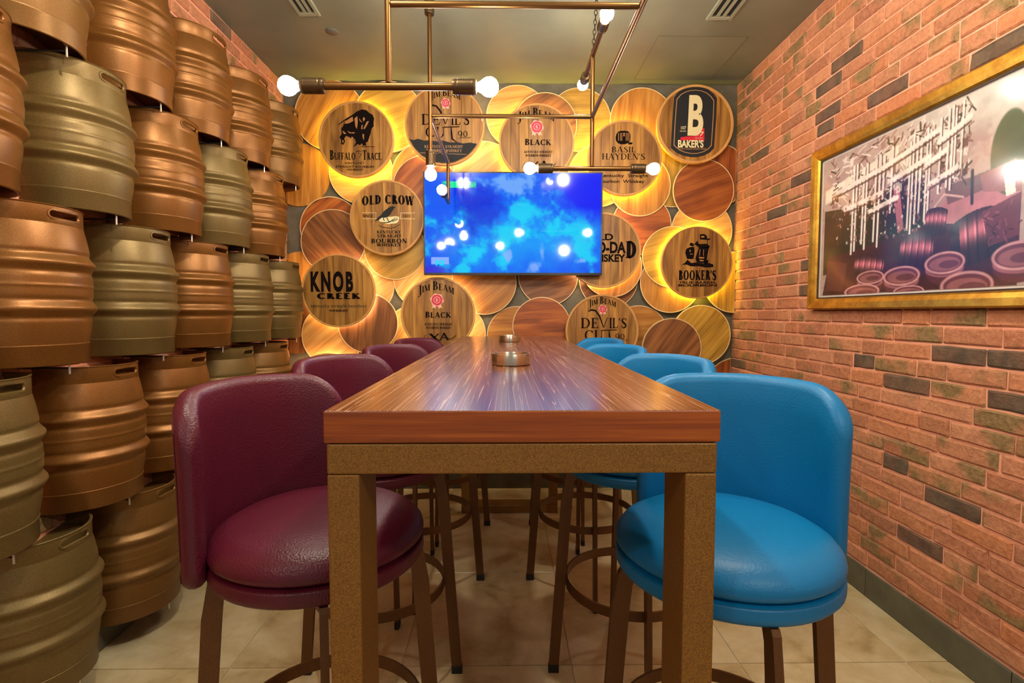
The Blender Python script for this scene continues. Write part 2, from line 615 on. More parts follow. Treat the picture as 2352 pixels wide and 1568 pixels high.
# skirting tiles
for nm, xw, sg in (('baseboard_right', XR, -1), ('baseboard_left', XL, 1)):
    x0, x1 = sorted((xw + sg * 0.002, xw - sg * 0.012))
    b = struct(G().box(x0, x1, YF, YB - 0.001, 0.0, 0.112).build(nm, m_grout))
    for j in range(-4, 4):
        y0, y1 = 1.702 + TY * j - 0.22, min(1.702 + TY * (j + 1) - 0.22, YB - 0.014)
        a0, a1 = sorted((xw + sg * 0.002, xw + sg * 0.012))
        if y1 - y0 > 0.05:
            G().box(a0, a1, y0 + 0.0015, y1 - 0.0015, 0.002, 0.118).build('skirting_tile', m_skirt, b, bevel=0.0015, seg=1)
b = struct(G().box(XL + 0.013, XR - 0.013, YB - 0.004, YB - 0.001, 0.0, 0.112).build('baseboard_back', m_grout))
for i in range(-1, 5):
    x0, x1 = max(-0.94 + TX * i, XL + 0.014), min(-0.94 + TX * (i + 1), XR - 0.014)
    G().box(x0 + 0.0015, x1 - 0.0015, YB - 0.014, YB - 0.004, 0.002, 0.118).build('skirting_tile', m_skirt, b, bevel=0.0015, seg=1)

# ------------------------------------------------------------------ half kegs on the left wall
KR, KH, KCH = 0.190, 0.463, 0.168


def keg_body_profile():
    pts = [(0.0, 0.075), (0.12, 0.050), (0.158, 0.045)]
    def bulge(z):
        u = (z - 0.2315) / 0.20
        return 0.186 - 0.0235 * abs(u) ** 2.3
    n = 130
    for i in range(n + 1):
        z = 0.046 + (0.417 - 0.046) * i / n
        r = bulge(z)
        for zc in (0.165, 0.298):
            d = (z - zc) / 0.0135
            r += 0.0105 * math.exp(-d * d)
            r -= 0.0030 * math.exp(-((abs(z - zc) - 0.026) / 0.008) ** 2)
        r += 0.0016 * math.exp(-((z - 0.2315) / 0.0040) ** 2)
        pts.append((r, z))
    pts += [(0.150, 0.420), (0.10, 0.412), (0.0, 0.395)]
    return pts


A0, A1 = -PI / 2 - 0.02, PI / 2 + 0.02
body_g = G().lathe(keg_body_profile(), 40, A0, A1)
body_me = [body_g.mesh('keg_body', m, smooth=True, fixn=False) for m in m_keg]


def chime(z0, z1, r, hole):
    prof = [(r - 0.002, z0), (r, z0 + 0.003), (r, z1 - 0.005), (r + 0.0025, z1 - 0.002), (r, z1), (r - 0.005, z1 - 0.001), (r - 0.006, z1 - 0.006), (r - 0.006, z0), (r - 0.002, z0)]
    g = G().lathe(prof, 64, A0, A1)
    me = g.mesh('chime', m_keg[0], smooth=False, merge=True)
    if not hole:
        me.polygons.foreach_set('use_smooth', [True] * len(me.polygons))
        return me
    bm = bmesh.new()
    bm.from_mesh(me)
    bmesh.ops.holes_fill(bm, edges=[e for e in bm.edges if e.is_boundary])
    bmesh.ops.recalc_face_normals(bm, faces=bm.faces)
    bm.to_mesh(me)
    bm.free()
    o = bpy.data.objects.new('chime_tmp', me)
    C.objects.link(o)
    # slot cutter: capsule through the wall of the chime, facing +x
    zc, hl, hr = (z0 + z1) / 2 + 0.004, 0.040, 0.0125
    poly = []
    for i in range(13):
        a = -PI / 2 + PI * i / 12
        poly.append((hl + hr * math.cos(a), zc + hr * math.sin(a)))
    for i in range(13):
        a = PI / 2 + PI * i / 12
        poly.append((-hl + hr * math.cos(a), zc + hr * math.sin(a)))
    k = len(poly)
    vs = [(0.12, a, b) for a, b in poly] + [(0.21, a, b) for a, b in poly]
    fs = [tuple(range(k)), tuple(range(2 * k - 1, k - 1, -1))] + [(i, (i + 1) % k, (i + 1) % k + k, i + k) for i in range(k)]
    co = bpy.data.objects.new('cut_tmp', G().add(vs, fs).mesh('cut', m_keg[0]))
    C.objects.link(co)
    md = o.modifiers.new('b', 'BOOLEAN')
    md.operation = 'DIFFERENCE'
    md.solver = 'EXACT'
    md.object = co
    bpy.context.view_layer.update()
    dg = bpy.context.evaluated_depsgraph_get()
    res = bpy.data.meshes.new_from_object(o.evaluated_get(dg))
    bpy.data.objects.remove(o)
    bpy.data.objects.remove(co)
    # rolled lip round the slot
    lip = []
    for a, b in poly:
        ang = a / r
        lip.append(((r - 0.001) * math.cos(ang), (r - 0.001) * math.sin(ang), b))
    bm = bmesh.new()
    bm.from_mesh(res)
    lm = G().tube(lip, 0.0042, 6, closed=True).mesh('lip', m_keg[0])
    bm.from_mesh(lm)
    bm.to_mesh(res)
    bm.free()
    res.polygons.foreach_set('use_smooth', [True] * len(res.polygons))
    try:
        res.set_sharp_from_angle(angle=math.radians(35))
    except Exception:
        pass
    return res


top0 = chime(0.402, KH, KCH, True)
bot0 = chime(0.0, 0.062, KCH + 0.002, False)


def three(me):
    out = []
    for m in m_keg:
        c = me.copy()
        c.materials.clear()
        c.materials.append(m)
        out.append(c)
    return out


top_me, bot_me = three(top0), three(bot0)
pin_me = G().tube([(0.0, 0, -0.012), (0.155, 0, -0.012)], 0.003, 8, mi=1).tube([(0.155, 0, -0.030), (0.155, 0, 0.008)], 0.003, 8).lathe([(0, 0.006), (0.007, 0.006), (0.007, 0.010), (0, 0.010)], 10, org=(0.155, 0, 0)).mesh('support_pin', [m_steelpin, m_rubber], smooth=True)
rows = [('top row', 2.000, 1.59, 0, 5), ('second row from the top', 1.535, 1.34, 0, 5), ('middle row', 1.057, 1.55, 0, 5),
        ('second row from the floor', 0.575, 1.345, 0, 5), ('lowest row', 0.095, 1.53, 0, 5)]
TINT = [[0, 1, 1, 1, 0], [1, 2, 1, 2, 1], [1, 2, 1, 2, 2], [2, 1, 1, 2, 0], [2, 0, 1, 2, 0]]
TN = ('bronze', 'copper brown', 'olive bronze')
COLN = ('first keg from the camera', 'second keg from the camera', 'third keg from the camera', 'fourth keg from the camera', 'last keg before the disc wall')
for ri, (rn, z, d0, a, b) in enumerate(rows):
    for k in range(a, b):
        ti = TINT[ri][k]
        kg = thing('half_keg', f'{TN[ti]} half keg, {rn}, {COLN[k]}', 'keg', (XL + 0.001, d0 + 0.42 * k, z), (0, 0, rnd.uniform(-.03, .03)), 'half kegs mounted on the left wall')
        link('body', body_me[ti], kg)
        link('top_rim', top_me[ti], kg)
        link('bottom_rim', bot_me[ti], kg)
        pn = link('support_pin', pin_me, kg)
        pn['label'] = 'pale metal support pin'

# ------------------------------------------------------------------ wooden discs and signs on the back wall
LAY = {0: 3.487, 1: 3.475, 2: 3.463, 3: 3.451, 4: 3.4395, 5: 3.4285}
DT = 0.0095


def circle(r, n=56, lim=None):
    pts = [(r * math.cos(2 * PI * i / n), r * math.sin(2 * PI * i / n)) for i in range(n)]
    if lim is not None:
        pts = [(min(x, lim), z) for x, z in pts]
    return pts


def spacer(px, py, y, back, parent, layer):
    """block that holds a disc or a sign off the wall, or off the nearest disc behind its middle"""
    end = YB
    for (qx, qy, rr, ll, *_r) in D:
        d = math.hypot(px - qx, py - qy)
        if ll < layer and d < rr + 8 and (d > 0.5):
            if d > rr - 9:
                return
            end = min(end, LAY[ll])
    if end - y - back > 0.002:
        G().tube([(0, back, 0), (0, end - y - 0.0016, 0)], 0.02, 12).build('spacer', m_rubber, parent)


def disc(px, py, rp, layer, wood, rot, label):
    y = LAY[layer]
    p = W(px, py, y=y)
    r = rp * y / FPX
    lim = None
    if p.x + r > XR - 0.004:
        lim = XR - 0.004 - p.x
        rot = 0
    if p.x - r < XL + 0.004:
        return disc_left(px, py, rp, layer, wood, label)
    t = thing('wooden_disc', label, 'wooden disc', (p.x, y, p.z), (0, rot, 0), 'plain wooden discs on the back wall')
    fl = None if lim is None else lim - 0.001
    G().prism(circle(r - 0.005, lim=fl), 0.0, DT).build('disc_face', WOODS[wood], t)
    co, ci = circle(r, lim=lim), circle(r - 0.005, lim=fl)
    k = len(co)
    vs = [(x, -0.0008, z) for x, z in co] + [(x, -0.0008, z) for x, z in ci] + [(x, DT, z) for x, z in co] + [(x, DT, z) for x, z in ci]
    fs = []
    for i in range(k):
        j = (i + 1) % k
        fs += [(i, j, k + j, k + i), (i, 2 * k + i, 2 * k + j, j), (2 * k + i, 3 * k + i, 3 * k + j, 2 * k + j), (k + i, k + j, 3 * k + j, 3 * k + i)]
    G().add(vs, fs).build('edge_band', m_edge, t)['label'] = 'pale sawn edge'
    spacer(px, py, y, DT + 0.0004, t, layer)


def disc_left(px, py, rp, layer, wood, label):
    y = LAY[layer]
    p = W(px, py, y=y)
    r = rp * y / FPX
    lim = XL + 0.004 - p.x
    t = thing('wooden_disc', label, 'wooden disc', (p.x, y, p.z), None, 'plain wooden discs on the back wall')
    G().prism([(max(a, lim), b) for a, b in circle(r)], 0.0, DT).build('disc_face', WOODS[wood], t)


D = [  # px, py, r, layer, wood, rotation, label
    (757, 264, 78, 1, 'honey', 0.5, 'honey oak disc under the ceiling, left of the bison sign'),
    (893, 268, 78, 1, 'olive', 1.2, 'yellow lit oak disc under the ceiling, right of the bison sign'),
    (687, 401, 70, 0, 'honey', 0.15, 'honey oak disc beside the kegs, lower left of the bison sign'),
    (829, 394, 72, 0, 'light', 1.5, 'yellow lit pale disc showing below the bison sign'),
    (759, 522, 69, 0, 'red', 0.9, 'reddish disc behind a darker one, left of the crow sign'),
    (765, 555, 73, 1, 'brown', 2.4, 'brown slant grained disc between the crow sign and the left signs below'),
    (975, 405, 75, 0, 'honey', 0.6, 'honey disc mostly covered, behind the top left corner of the television'),
    (977, 432, 74, 1, 'red', 0.8, 'reddish disc right above the crow sign, beside the television corner'),
    (1188, 268, 70, 1, 'light', 1.4, 'pale peach disc under the ceiling between the two middle top signs'),
    (1252, 287, 72, 2, 'brown', 1.0, 'red brown disc peeping out above the upper black label sign'),
    (1331, 275, 71, 0, 'olive', 1.5, 'yellow lit disc under the ceiling right of the upper black label sign'),
    (1112, 396, 70, 0, 'light', 0.9, 'peach disc above the television between two signs'),
    (1474, 276, 72, 1, 'honey', 0.1, 'honey disc under the ceiling left of the black label plaque sign'),
    (1470, 425, 70, 1, 'honey', 0.0, 'honey disc showing as a crescent under the barrel emblem sign'),
    (1545, 404, 70, 0, 'olive', 0.05, 'olive disc half hidden left of the bare orange disc'),
    (1650, 402, 70, 0, 'red', 0.0, 'reddish disc cut by the right wall below the plaque sign'),
    (1376, 403, 70, 0, 'olive', 1.2, 'yellow lit disc behind the top right corner of the television'),
    (1616, 437, 70, 2, 'red', 1.25, 'bare orange disc with strong slanting grain, beside the right wall'),
    (1474, 516, 68, 0, 'red', 1.5, 'reddish disc with level grain, between the television and the bare orange disc'),
    (1612, 530, 70, 0, 'light', 1.2, 'yellow lit disc above the ship sign'),
    (1545, 590, 70, 2, 'olive', 1.3, 'olive disc with level grain, left of the ship sign'),
    (1540, 648, 70, 1, 'honey', 0.05, 'pale honey disc below left of the ship sign'),
    (1686, 648, 70, 0, 'olive', 0.0, 'yellow lit disc cut by the right wall below the ship sign'),
    (1610, 769, 69, 1, 'olive', 0.7, 'olive yellow knotty disc in the lower right corner of the disc wall'),
    (1543, 799, 69, 2, 'brown', 0.6, 'dark brown slant grained disc above the blue stools'),
    (1466, 771, 70, 0, 'honey', 1.5, 'honey disc half hidden right of the lower swoosh lettering sign'),
    (1405, 612, 70, 1, 'honey', 0.2, 'honey disc just below the sign at the right edge of the television'),
    (1398, 641, 68, 0, 'brown', 0.9, 'brown disc behind the honey one, above the lower swoosh lettering sign'),
    (1259, 632, 69, 1, 'brown', 1.3, 'brown disc below the middle of the television, right of the gap'),
    (1112, 648, 74, 1, 'honey', 0.9, 'honey disc below the television, left of the gap'),
    (1187, 772, 69, 1, 'honey', 1.5, 'honey disc low behind the far table end, left one of the pair'),
    (1244, 749, 67, 2, 'red', 1.5, 'orange disc low behind the far table end, right one of the pair'),
    (1048, 766, 68, 0, 'light', 0.8, 'pale lit disc behind the lower black label sign'),
    (845, 742, 69, 2, 'brown', 0.1, 'brown upright grained disc right below the bold lettering sign'),
    (907, 571, 70, 1, 'olive', 1.0, 'olive two tone disc under the crow sign'),
    (692, 650, 71, 0, 'honey', 0.4, 'orange lit disc behind the left side of the bold lettering sign'),
    (683, 752, 60, 0, 'brown', 0.3, 'dusky brown disc behind the kegs low at the left corner'),
    (764, 770, 71, 1, 'light', 0.9, 'pale peach disc below the bold lettering sign'),
    (835, 655, 70, 0, 'light', 1.0, 'lit peach disc between the bold lettering sign and the lower black label sign'),
    (972, 640, 68, 0, 'light', 0.7, 'lit peach disc behind the lower left corner of the television'),
    (952, 766, 66, 0, 'light', 0.6, 'peach disc low between the brown upright grained disc and the lower black label sign'),
    (1690, 894, 74, 1, 'red', 0.0, 'orange disc cut by the right wall, lowest in the right corner'),
]
# every disc lies on the level above the discs it covers
lev = []
for a in sorted(D, key=lambda q_: q_[3]):
    under = [b[3] for b in lev if math.hypot(a[0] - b[0], a[1] - b[1]) < a[2] + b[2] + 1]
    lev.append(a[:3] + (min(max(under) + 1 if under else 0, 5),) + a[4:])
D = lev
for a in D:
    disc(*a)


# ---- lettering: a small serif alphabet of strokes plus the built-in sans
def arc(cx, cy, rx, ry, a0, a1, tx, ty, n=14):
    out, inn = [], []
    for i in range(n + 1):
        a = math.radians(a0 + (a1 - a0) * i / n)
        out.append((cx + rx * math.cos(a), cy + ry * math.sin(a)))
        inn.append((cx + (rx - tx) * math.cos(a), cy + (ry - ty) * math.sin(a)))
    return [[out[i], out[i + 1], inn[i + 1], inn[i]] for i in range(n)]


def path(pts, ws):
    out = []
    P = [Vector((a, b)) for a, b in pts]
    L, R = [], []
    for i, p in enumerate(P):
        d = (P[min(i + 1, len(P) - 1)] - P[max(i - 1, 0)]).normalized()
        nrm = Vector((-d.y, d.x)) * ws[i] / 2
        L.append(tuple(p + nrm))
        R.append(tuple(p - nrm))
    for i in range(len(P) - 1):
        out.append([L[i], L[i + 1], R[i + 1], R[i]])
    return out


def rect(x0, x1, y0, y1):
    return [[(x0, y0), (x1, y0), (x1, y1), (x0, y1)]]


def serif_glyph(ch, T=0.20, t=0.085):
    s, o = 0.05, 0.07
    def V(x, y0=0.0, y1=1.0, a=True, b=True):
        g = rect(x - T / 2, x + T / 2, y0, y1)
        if a:
            g += rect(x - T / 2 - o, x + T / 2 + o, y0, y0 + s)
        if b:
            g += rect(x - T / 2 - o, x + T / 2 + o, y1 - s, y1)
        return g
    def H(x0, x1, y):
        return rect(x0, x1, y - t / 2, y + t / 2)
    def Ln(x0, y0, x1, y1, w):
        return path([(x0, y0), (x1, y1)], [w, w])
    def sf(x, y, w=0.13):
        return rect(x - w, x + w, y, y + s) if y < 0.5 else rect(x - w, x + w, y - s, y)
    x = 0.07 + T / 2
    if ch == 'A': return Ln(.1, 0, .42, 1, t) + Ln(.40, 1, .72, 0, T) + H(.2, .6, .33) + sf(.1, 0, .1) + sf(.72, 0), .84
    if ch == 'B': return V(x) + arc(.32, .75, .28, .25, -90, 90, T, t) + arc(.32, .26, .34, .26, -90, 90, T, t) + H(x, .33, .965) + H(x, .33, .5) + H(x, .33, .035), .70
    if ch == 'C': return arc(.46, .5, .43, .52, 42, 318, T, t, 20) + rect(.74, .79, .70, .98) + rect(.74, .79, .06, .24), .84
    if ch == 'D': return V(x) + arc(.34, .5, .46, .5, -90, 90, T, t, 18) + H(x, .35, .965) + H(x, .35, .035), .84
    if ch == 'E': return V(x) + H(x, .60, .965) + H(x, .48, .52) + H(x, .62, .035) + rect(.55, .60, .76, 1) + rect(.57, .62, 0, .24) + rect(.44, .48, .40, .64), .68
    if ch == 'F': return V(x) + H(x, .60, .965) + H(x, .48, .52) + rect(.55, .60, .76, 1) + rect(.44, .48, .40, .64), .64
    if ch == 'G': return arc(.46, .5, .43, .52, 42, 318, T, t, 20) + rect(.74, .79, .70, .98) + V(.74, .02, .44, False, True), .90
    if ch == 'H': return V(x) + V(.66) + H(x, .66, .5), .82
    if ch == 'I': return V(x), .31
    if ch == 'J': return V(.27, -.1, 1, False, True) + arc(.10, -.1, .255, .2, -150, 0, T * .8, t), .42
    if ch == 'K': return V(x) + Ln(x + .05, .42, .66, .98, t) + Ln(.34, .55, .72, .02, T) + sf(.66, 1, .1) + sf(.74, 0, .1), .84
    if ch == 'L': return V(x) + H(x, .60, .035) + rect(.55, .60, 0, .28), .66
    if ch == 'M': return Ln(.12, 0, .17, 1, t) + Ln(.18, 1, .48, .05, T) + Ln(.48, .05, .80, 1, t) + V(.84) + sf(.12, 0, .1) + sf(.14, 1, .1), 1.0
    if ch == 'N': return Ln(.12, 0, .12, 1, t) + Ln(.14, 1, .68, 0, T) + Ln(.70, 0, .70, 1, t) + sf(.12, 0, .1) + sf(.1, 1, .1) + sf(.70, 1, .1), .82
    if ch == 'O': return arc(.46, .5, .44, .52, 0, 360, T, t, 26), .92
    if ch == 'P': return V(x) + arc(.34, .72, .30, .28, -90, 90, T, t) + H(x, .35, .965) + H(x, .35, .475), .68
    if ch == 'R': return V(x) + arc(.34, .74, .28, .26, -90, 90, T, t) + H(x, .35, .965) + H(x, .35, .515) + Ln(.36, .5, .68, .02, T) + sf(.70, 0, .08), .76
    if ch == 'S':
        pts = [(.56, .80), (.50, .93), (.33, .97), (.15, .88), (.12, .74), (.22, .60), (.42, .47), (.55, .33), (.54, .15), (.38, .03), (.20, .05), (.09, .22)]
        return path(pts, [t, t, t, T * .7, T, T * 1.05, T * 1.1, T * 1.05, T, T * .7, t, t]) + rect(.54, .58, .72, .98) + rect(.07, .11, .02, .28), .66
    if ch == 'T': return V(.38, 0, 1, True, False) + H(.03, .73, .965) + rect(.03, .08, .74, 1) + rect(.68, .73, .74, 1), .76
    if ch == 'U': return V(.17, .3, 1, False, True) + Ln(.70, .3, .70, 1, t) + sf(.70, 1, .1) + arc(.41, .32, .325, .34, 180, 360, T * .8, t), .84
    if ch == 'V': return Ln(.12, 1, .42, 0, T) + Ln(.40, 0, .70, 1, t) + sf(.12, 1) + sf(.70, 1, .1), .80
    if ch == 'W': return Ln(.12, 1, .36, 0, T) + Ln(.35, 0, .58, 1, t) + Ln(.56, 1, .80, 0, T) + Ln(.79, 0, 1.02, 1, t) + sf(.12, 1) + sf(.57, 1, .1) + sf(1.02, 1, .1), 1.12
    if ch == 'X': return Ln(.10, 1, .70, 0, T) + Ln(.10, 0, .68, 1, t) + sf(.12, 1) + sf(.70, 0) + sf(.66, 1, .1) + sf(.12, 0, .1), .82
    if ch == 'Y': return Ln(.10, 1, .40, .48, T) + Ln(.40, .48, .68, 1, t) + V(.40, 0, .5, True, False) + sf(.12, 1) + sf(.68, 1, .1), .78
    if ch == '0': return arc(.33, .38, .30, .40, 0, 360, T * .8, t, 20), .66
    if ch == '9': return arc(.33, .48, .30, .32, 0, 360, T * .8, t, 20) + path([(.56, .50), (.55, .20), (.40, -.12), (.16, -.28)], [T * .8, T * .8, t * 1.3, t]), .66
    if ch == "'": return Ln(.08, 1.0, .05, .74, T * .6), .18
    if ch == '.': return rect(.05, .17, 0, .12), .22
    return [], .34


def serif_text(s, T=0.20, t=0.085, caps=1.0, gap=0.07):
    x, V2, F2 = 0.0, [], []
    start = True
    for ch in s:
        g, w = serif_glyph(ch, T, t)
        k = caps if start else 1.0
        for poly in g:
            b = len(V2)
            V2 += [(x + a * k, c * k) for a, c in poly]
            F2.append(tuple(range(b, b + len(poly))))
        x += (w + gap) * k
        start = ch == ' '
    return V2, F2, x - gap


_fc = {}


def sans_text(s, bold=0.0, shear=0.0, sp=1.0):
    key = (s, bold, shear, sp)
    if key in _fc:
        return _fc[key]
    cu = bpy.data.curves.new('text_tmp', 'FONT')
    cu.body = s
    cu.offset = bold
    cu.shear = shear
    cu.space_character = sp
    cu.resolution_u = 6
    o = bpy.data.objects.new('text_tmp', cu)
    C.objects.link(o)
    bpy.context.view_layer.update()
    me = bpy.data.meshes.new_from_object(o.evaluated_get(bpy.context.evaluated_depsgraph_get()))
    bpy.data.objects.remove(o)
    V2 = [(v.co.x, v.co.y) for v in me.vertices]
    F2 = [tuple(p.vertices) for p in me.polygons]
    x0 = min(a for a, b in V2)
    y0 = 0.0
    h = 0.70
    V2 = [((a - x0) / h, (b - y0) / h) for a, b in V2]
    _fc[key] = (V2, F2, max(a for a, b in V2))
    return _fc[key]


class Sign:
    """a barrel head with upright staves, a rim, flat print and, where lit, a strip behind it"""

    def __init__(self, px, py, rp, label, led=None, y=3.395, rim=5.0, n=7):
        self.cx, self.cy = px, py
        self.s = y / FPX * 1.002
        p = W(px, py, y=y)
        r = rp * self.s
        self.r = r
        self.o = thing('barrel_head_sign', label, 'sign', (p.x, y, p.z), None, 'printed barrel head signs on the back wall')
        ri = r - rim * self.s
        G().lathe([(ri, 0.001), (ri + 0.003, -0.004), (r - 0.002, -0.004), (r, -0.002), (r, 0.026), (ri, 0.026), (ri, 0.001)], 72, axis='y').build('rim', m_rim, self.o, smooth=True)
        q = random.Random(int(px * 7 + py))
        cuts = [-1.0]
        ws = [q.uniform(0.8, 1.25) for _ in range(n)]
        tot = sum(ws)
        for w in ws:
            cuts.append(cuts[-1] + 2 * w / tot)
        R = ri + 0.0004
        G().prism(circle(ri - 0.0006, 48), 0.0148, 0.0200).build('backing_board', m_stave, self.o)
        for i in range(n):
            a, b = cuts[i] * R + 0.0006, cuts[i + 1] * R - 0.0006
            m = 7
            top = [(a + (b - a) * k / m, math.sqrt(max(R * R - (a + (b - a) * k / m) ** 2, 1e-9))) for k in range(m + 1)]
            poly = top[::-1] + [(x, -z) for x, z in top]
            if i == 0 or i == n - 1:
                cl = []
                for pt in poly:
                    if not cl or (abs(pt[0] - cl[-1][0]) + abs(pt[1] - cl[-1][1])) > 1e-4:
                        cl.append(pt)
                poly = cl
            G().prism(poly, q.uniform(-0.0004, 0.0004), 0.014).build('stave', m_stave, self.o)
        if led:
            ring = [(r * 0.960 * math.cos(2 * PI * k / 56), 0.033, r * 0.960 * math.sin(2 * PI * k / 56)) for k in range(56)]
            G().tube(ring, 0.0045, 6, closed=True).build('light_strip', led, self.o)['label'] = 'glowing strip behind the sign'
        spacer(px, py, y, 0.0205, self.o, 9)
        self.k = 0

    def put(self, V2, F2, mat, name):
        """V2 in photo pixels"""
        self.k += 1
        y = -0.0012 - 0.0003 * self.k
        vs = [((a - self.cx) * self.s, y, (self.cy - b) * self.s) for a, b in V2]
        me = bpy.data.meshes.new(name)
        me.from_pydata(vs, [], F2)
        me.materials.append(mat)
        bm = bmesh.new()
        bm.from_mesh(me)
        for f in bm.faces:
            f.normal_update()
            if f.normal.y > 0:
                f.normal_flip()
        bm.to_mesh(me)
        bm.free()
        return link(name, me, self.o)

    def text(self, s, x0, x1, yb, h, mat=m_ink, style='serif', arch=0.0, caps=1.0, T=0.20, t=0.085, bold=0.0, shear=0.0, slant=0.0, sp=1.0):
        V2, F2, w = serif_text(s, T, t, caps) if style == 'serif' else sans_text(s, bold, shear, sp)
        xm = (x0 + x1) / 2
        out = []
        for a, b in V2:
            X = x0 + a / w * (x1 - x0) + slant * b * h
            dn = arch * ((X - xm) / ((x1 - x0) / 2)) ** 2
            out.append((X, yb + dn - b * h))
        return struct(self.put(out, F2, mat, 'lettering'), 'stuff')

    def poly(self, pts, mat=m_ink, name='emblem', frm=None):
        if frm:
            ox, oy, sc = frm
            pts = [(ox + a / sc, oy + b / sc) for a, b in pts]
        return self.put(pts, [tuple(range(len(pts)))], mat, name)

    def polys(self, lst, mat=m_ink, name='emblem', frm=None):
        V2, F2 = [], []
        for pts in lst:
            if frm:
                ox, oy, sc = frm
                pts = [(ox + a / sc, oy + b / sc) for a, b in pts]
            b0 = len(V2)
            V2 += pts
            F2.append(tuple(range(b0, b0 + len(pts))))
        return struct(self.put(V2, F2, mat, name), 'stuff')

    def strokes(self, lst, w, mat=m_ink, name='emblem', frm=None):
        out = []
        for pts in lst:
            out += path(pts, [w * 0.5] + [w] * (len(pts) - 2) + [w * 0.5] if len(pts) > 2 else [w, w])
        return self.polys(out, mat, name, frm)

    def blob(self, cx, cy, rx, ry, mat, n=28, wob=0.0, name='emblem'):
        q = random.Random(int(cx))
        pts = [(cx + rx * (1 + wob * q.uniform(-1, 1)) * math.cos(2 * PI * i / n), cy + ry * (1 + wob * q.uniform(-1, 1)) * math.sin(2 * PI * i / n)) for i in range(n)]
        return self.poly(pts, mat, name)

    def seal(self, cx, cy, r):
        pts = []
        for i in range(36):
            a = 2 * PI * i / 36
            k = r * (1.16 + 0.10 * math.sin(6 * a + 0.6))
            pts.append((cx + k * math.cos(a), cy + k * math.sin(a)))
        self.poly(pts, m_pink, 'seal_edge')
        for sg in (-1, 1):
            self.poly([(cx + sg * r * .15, cy + r * .95), (cx + sg * r * .75, cy + r * .9), (cx + sg * r * .95, cy + r * 1.55), (cx + sg * r * .6, cy + r * 1.35), (cx + sg * r * .3, cy + r * 1.6)], m_pink, 'ribbon_tail')
        self.blob(cx, cy, r, r, m_seal, 28, 0.05, 'wax_seal')
        self.polys([[p for p in q] for q in arc(cx, cy, r * .62, r * .62, 0, 360, r * .10, r * .10, 24)], m_pink, 'seal_ring')
        self.text('B', cx - r * .22, cx + r * .22, cy + r * .3, r * .6, m_pink)


# bison sign
s = Sign(818, 320, 84, 'round sign with a dark bison emblem over two big words, haloed yellow, top left', m_led_y)
fr = (720, 220, 7.84)
s.poly([(445, 552), (470, 522), (600, 428), (700, 372), (800, 300), (880, 270), (960, 285), (1010, 335), (1062, 360), (1090, 425), (1078, 500), (1080, 560), (1040, 600), (1022, 680), (1000, 750), (975, 822), (935, 842), (945, 890), (885, 892), (868, 850), (832, 888), (800, 860), (740, 905), (715, 920), (772, 830), (738, 770), (640, 760), (600, 720), (562, 770), (575, 820), (545, 880), (505, 862), (512, 800), (480, 750), (520, 690), (512, 600), (545, 560), (565, 495), (600, 455)], m_ink, 'emblem', fr)
s.polys([[(590, 470), (640, 440), (715, 395), (725, 470), (650, 510), (570, 520)], [(745, 430), (795, 385), (805, 480), (785, 610), (760, 560)], [(530, 640), (560, 650), (600, 690), (560, 695)], [(620, 640), (680, 668), (745, 660), (740, 685), (650, 680)], [(825, 420), (870, 480), (885, 500), (840, 470)], [(905, 400), (935, 430), (905, 480), (890, 440)], [(870, 540), (890, 535), (880, 620), (860, 600)], [(960, 480), (1000, 470), (970, 530), (920, 610), (900, 600)], [(620, 740), (655, 745), (640, 800), (625, 780)], [(680, 745), (720, 745), (715, 800), (690, 790)], [(880, 690), (910, 700), (905, 800), (885, 760)], [(530, 800), (550, 800), (545, 850), (530, 840)]], m_woodink, 'emblem_highlight', fr)
s.polys([[(860, 905), (1095, 906), (1095, 914), (860, 916)]], m_ink, 'emblem', fr)
s.text('BUFFALO', 759, 816, 365, 15.5, caps=1.35, T=.22)
s.text('TRACE.', 832, 876, 365, 15.5, caps=1.35, T=.22)
s.strokes([[(757, 1005), (800, 985), (860, 990)], [(800, 1012), (860, 1040), (815, 1105)]], 12, m_ink, 'emblem', fr)
s.text('KENTUCKY', 793, 836, 374.5, 4.5, style='sans')
s.text('STRAIGHT BOURBON', 772, 857, 382.5, 4.5, style='sans', bold=.01)
s.text('WHISKEY', 796, 834, 389, 4.5, style='sans', bold=.01)


def devils(s, x0, yb, w):
    """two words with a long swoosh on the V; w = width of the first word"""
    k = w / 105.0
    s.text('DE', x0, x0 + 41 * k, yb, 23 * k, T=.16, t=.05)
    V = [(16, -38), (24, -42), (33, -40), (42, -28), (52, -2)]
    s.strokes([[(x0 + a * k, yb + b * k) for a, b in V]], 3.4 * k)
    s.strokes([[(x0 + 52 * k, yb - 1 * k), (x0 + 61 * k, yb - 25 * k)]], 1.3 * k)
    s.text("IL'S", x0 + 65 * k, x0 + 105 * k, yb, 23 * k, T=.16, t=.05)
    s.text('CU', x0 + 8 * k, x0 + 51 * k, yb + 27 * k, 22 * k, T=.15, t=.05)
    s.strokes([[(x0 + 49 * k, yb + 5 * k), (x0 + 83 * k, yb + 4 * k)]], 1.6 * k)
    s.strokes([[(x0 + 65 * k, yb + 5 * k), (x0 + 65.5 * k, yb + 18 * k), (x0 + 67 * k, yb + 30 * k), (x0 + 76 * k, yb + 37 * k)]], 3.2 * k)
    s.text('90', x0 + 79 * k, x0 + 101 * k, yb + 25 * k, 15 * k, T=.14, t=.06)
    s.text('PROOF', x0 + 88 * k, x0 + 108 * k, yb + 29 * k, 3 * k, style='sans')


def arched_name(s, x0, x1, yb, h, arch):
    s.text('JIM', x0, x0 + (x1 - x0) * .39, yb + arch * .62, h, caps=1.25, T=.2, slant=-0.02).name
    s.text('BEAM', x0 + (x1 - x0) * .45, x1, yb, h, caps=1.3, T=.2)


